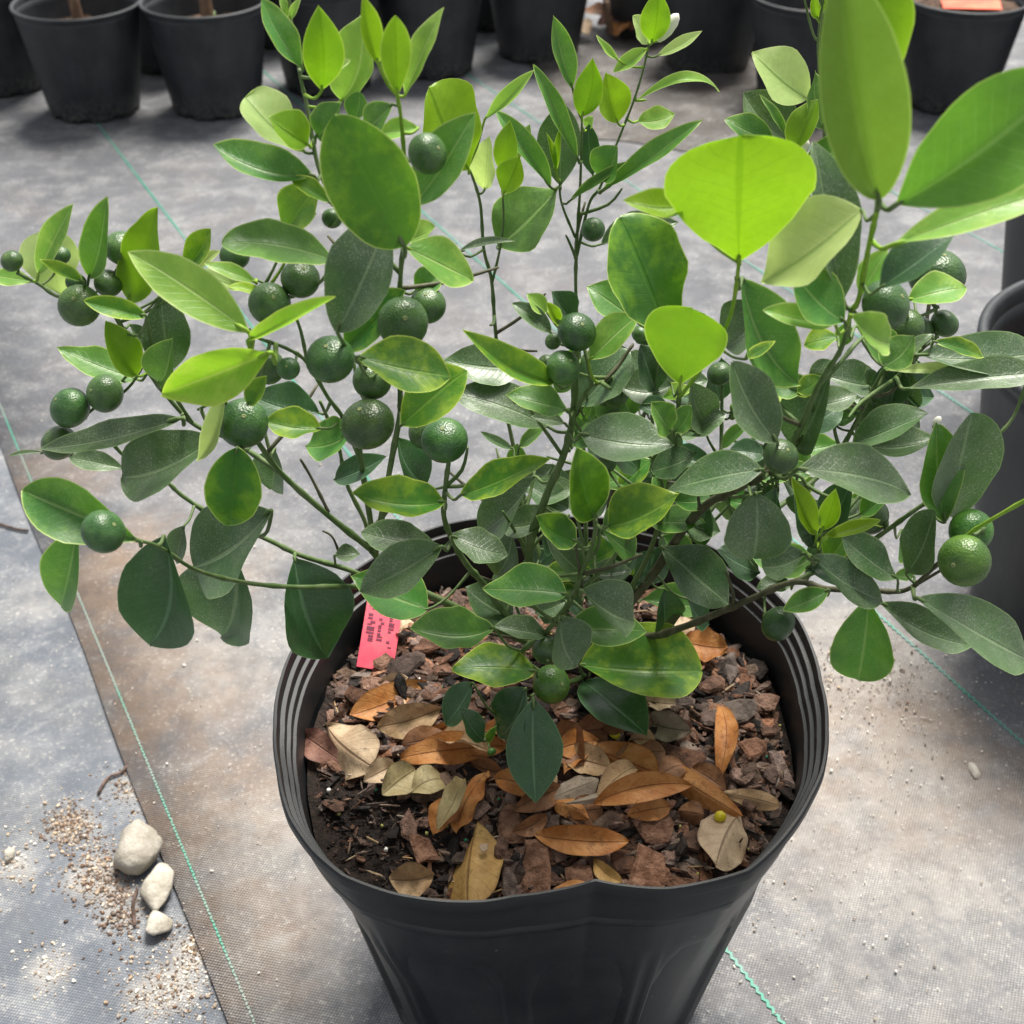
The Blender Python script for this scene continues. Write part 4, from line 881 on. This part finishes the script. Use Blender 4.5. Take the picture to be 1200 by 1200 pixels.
tag(link('orange_card', mesh('orange_card', V, Fc, M_ORANGE, False), None, (0.842, 2.575, 0.190)), 'bright orange card lying on soil inside a small pot', 'card')

# saplings whose trunks show in the two nearest small pots
def sapling(x, y, h, r, label, seed):
    o = tag(empty('sapling', (x, y, 0.138)), label, 'sapling', 'saplings in the back pots'); g2 = random.Random(seed)
    P = [Vector((0, 0, 0)), Vector((g2.uniform(-.01, .01), .005, h * .3)), Vector((g2.uniform(-.02, .02), .01, h * .65)), Vector((g2.uniform(-.02, .02), 0, h))]
    sp = smooth_path(P, 6); V, Fc = tube(sp, [r * (1 - .6 * i / (len(sp) - 1)) for i in range(len(sp))], 9); link('trunk', mesh('sapling_trunk', V, Fc, M_BARK), o)
    for k in range(9):
        p = sp[int(len(sp) * (.5 + .05 * k))] if k < 9 else sp[-1]; a = g2.uniform(0, 6.3); d = Vector((math.cos(a), math.sin(a), .7))
        V, Fc = tube([p, p + d * .05, p + d * .11 + Vector((0, 0, .02))], [r * .3, r * .22, r * .1], 6); link('limb', mesh('limb', V, Fc, M_BARK), o)
        for q in range(3):
            b = p + d * (.05 + .03 * q); e = b + Vector((g2.gauss(0, .04), g2.gauss(0, .04), .035)); me = leaf_mesh(b, e, .013, Vector((0, -.4, 1)), .05, .2, .7, .6, 0, .03, g2, LEAF['G']); link('leaf', me, o, b)
sapling(-0.797, 2.565, .55, .011, 'young sapling with a thin brown trunk in a small back pot', 1)
sapling(-0.565, 2.59, .50, .013, 'young sapling with a thicker trunk and sprouts around its foot', 4)
for k in range(5):
    me = leaf_mesh(Vector((0, 0, 0)), Vector((gd.gauss(0, .02), gd.gauss(0, .02), .025)), .008, Vector((0, -1, .5)), .05, .2, .7, .6, 0, .03, gd, LEAF['G'])
    tag(link('sprout', me, None, (-0.60 + .03 * k, 2.55 + gd.uniform(-.02, .03), .148)), 'small green weed sprout on the soil of a back pot', 'sprout', 'sprouts in the back pot')

# rumpled darker fabric offcut between the back pots, dry debris on it
V, Fc = [], []; nx, ny = 34, 22
for j in range(ny + 1):
    for i in range(nx + 1):
        u, v = i / nx, j / ny; p = Vector((0.04 + .52 * u + .05 * math.sin(v * 5), 2.36 + .70 * v + .04 * math.sin(u * 7), 0))
        e = .008 + .012 * abs(noise.noise(p * 9)) + .010 * max(0, noise.noise(p * 4 + Vector((3, 1, 0)))); V.append((p.x, p.y, e * min(1, 6 * min(u, 1 - u, v, 1 - v) + .25)))
for j in range(ny):
    for i in range(nx): k = j * (nx + 1) + i; Fc.append((k, k + 1, k + nx + 2, k + nx + 1))
tag(link('fabric_offcut', mesh('fabric_offcut', V, Fc, M_FABD)), 'rumpled dark piece of weed fabric lying in front of the back pots', 'fabric')
for k, (x, y, a) in enumerate(((700, 30, .3), (722, 42, 1.4), (712, 22, 2.4), (690, 40, 2.0), (738, 36, .9))):
    p = on_z(x, y, .03); d = Vector((math.cos(a), math.sin(a), .1)) * .05
    me = leaf_mesh(Vector((0, 0, 0)), d * 1.3, .024, Vector((0, -.3, 1)), .08, .3, .7, .6, 0, .1, gd, DEAD['mobeb'[k]])
    tag(link('dry_leaf', me, None, p), ('mauve dry leaf fallen by the foot of the brown stick', 'orange dry leaf fallen beside the brown stick', 'dark brown dry leaf behind the brown stick', 'beige dry leaf on the rumpled fabric by the back pots', 'curled brown dry leaf at the edge of a back pot')[k], 'dry leaf', 'dry leaves by the back pots')
sV, sF = tube([on_z(716, 40, .03), on_z(712, 22, .06), on_z(711, 2, .10)], [.008, .007, .006], 7)
tag(link('stick', mesh('stick', sV, sF, M_BARK)), 'short brown stick poking up between the back pots', 'stick')

# ------------------------------------------------------------------ stones and grit beside the lapped edge
def stone(x, y, w, h, label, seed, m=M_STONE):
    g2 = random.Random(seed); p = on_z(x, y, 0.008); rx, ry = pxm(w, p) / 2 * 1.14, pxm(h, p) / 2 * 1.36
    bm = bmesh.new()
    for _ in range(26):
        n = Vector((g2.gauss(0, 1), g2.gauss(0, 1), g2.gauss(0, 1))).normalized() * g2.uniform(.86, 1.08); bm.verts.new((n.x * rx, n.y * ry, n.z * min(rx, ry) * .74))
    bmesh.ops.convex_hull(bm, input=bm.verts[:]); bmesh.ops.delete(bm, geom=[v for v in bm.verts if not v.link_faces], context='VERTS')
    bmesh.ops.triangulate(bm, faces=bm.faces[:]); bmesh.ops.subdivide_edges(bm, edges=bm.edges[:], cuts=2, use_grid_fill=True)
    bmesh.ops.smooth_vert(bm, verts=bm.verts[:], factor=.5, use_axis_x=True, use_axis_y=True, use_axis_z=True)
    for v in bm.verts: q = v.co / max(rx, ry); v.co += v.co.normalized() * (.07 * noise.noise(q * 3 + Vector((seed, 0, 0))) + .05 * noise.noise(q * 8)) * min(rx, ry)
    me = bpy.data.meshes.new('stone'); bm.to_mesh(me); bm.free(); me.materials.append(m); me.polygons.foreach_set('use_smooth', [True] * len(me.polygons))
    p.z = min(rx, ry) * .55 - .0015; o = link('stone', me, None, p); return tag(o, label, 'stone', 'pale stones by the fabric edge')
stone(160, 996, 56, 62, 'largest pale limestone pebble in a row along the fabric edge', 3)
stone(183, 1036, 36, 58, 'tall narrow pale pebble between a larger and a smaller pebble', 8)
stone(184, 1080, 31, 29, 'smallest pale round pebble at the end of the row by the fabric edge', 12)
stone(8, 996, 14, 16, 'tiny tan stone lying by itself on the grey fabric', 21)
stone(1143, 897, 12, 22, 'small elongated white stone on the brown fabric near the large pot', 5)
gg = random.Random(17); V, Fc, idx = [], [], []
def grit(cx, cy, sx, sy, n, smin, smax, mats, z0):
    for _ in range(int(n * (1.7 if smax > .0026 else 1))):
        p = on_z(gg.gauss(cx, sx), gg.gauss(cy, sy), z0); s = gg.uniform(smin, smax) * .72 * (1 if gg.random() < .85 else 1.8)
        p.z = z0 + s * .25
        nf = chip_geo(V, Fc, p, s * gg.uniform(1, 1.8), s, s * .6, gg.uniform(0, 6.3), (gg.gauss(0, .3), gg.gauss(0, .3)), gg); idx.extend([gg.choice(mats)] * nf)
Zg = -0.0022
grit(82, 968, 15, 14, 330, .0010, .0030, (1, 1, 0, 0), Zg); grit(70, 975, 28, 22, 160, .0008, .002, (0, 2), Zg); grit(112, 1022, 20, 22, 330, .0010, .0032, (0, 1, 1, 0), Zg)
grit(140, 1060, 16, 26, 230, .001, .003, (0, 1, 1), Zg); grit(150, 925, 16, 14, 120, .0008, .0028, (0, 1), Zg); grit(195, 1160, 30, 22, 330, .0008, .0028, (0, 0, 1, 2), Zg)
grit(60, 1135, 18, 16, 60, .001, .003, (0, 2), Zg); grit(22, 1015, 14, 20, 70, .001, .003, (0, 0, 2), Zg); grit(225, 1110, 16, 22, 160, .001, .003, (0, 2, 1), Zg)
grit(1000, 790, 45, 26, 420, .0008, .0024, (0, 0, 1, 2), .0024); grit(1060, 850, 60, 40, 220, .0008, .0022, (0, 2), .0024); grit(1100, 800, 70, 50, 120, .0008, .002, (0, 2), .0024)
grit(600, 600, 380, 300, 700, .0008, .0020, (0, 2, 2), .0024); grit(240, 1000, 80, 130, 170, .0007, .0016, (0, 2), .0024); grit(960, 1050, 90, 90, 200, .0007, .0018, (0, 2), .0024)
tag(link('grit', mesh('grit', V, Fc, M_SAND, False, idx)), 'sandy grit and bark crumbs scattered over the fabric', 'grit', kind='stuff')
for (pts, lab) in ((((115, 930), (126, 912), (142, 905), (150, 895)), 'curled dry grass stem lying by the fabric edge'), (((158, 1085), (156, 1060), (161, 1042)), 'short brown twig lying beside the row of pebbles'), (((-6, 612), (16, 619), (33, 622)), 'thin twig lying on grey fabric left of the bush')):
    sV, sF = tube(smooth_path([on_z(x, y, .0005) for x, y in pts], 4), [.0014] * (4 * (len(pts) - 1) + 1), 6); tag(link('twig', mesh('twig', sV, sF, M_BK[1])), lab, 'twig', 'twigs on the ground')
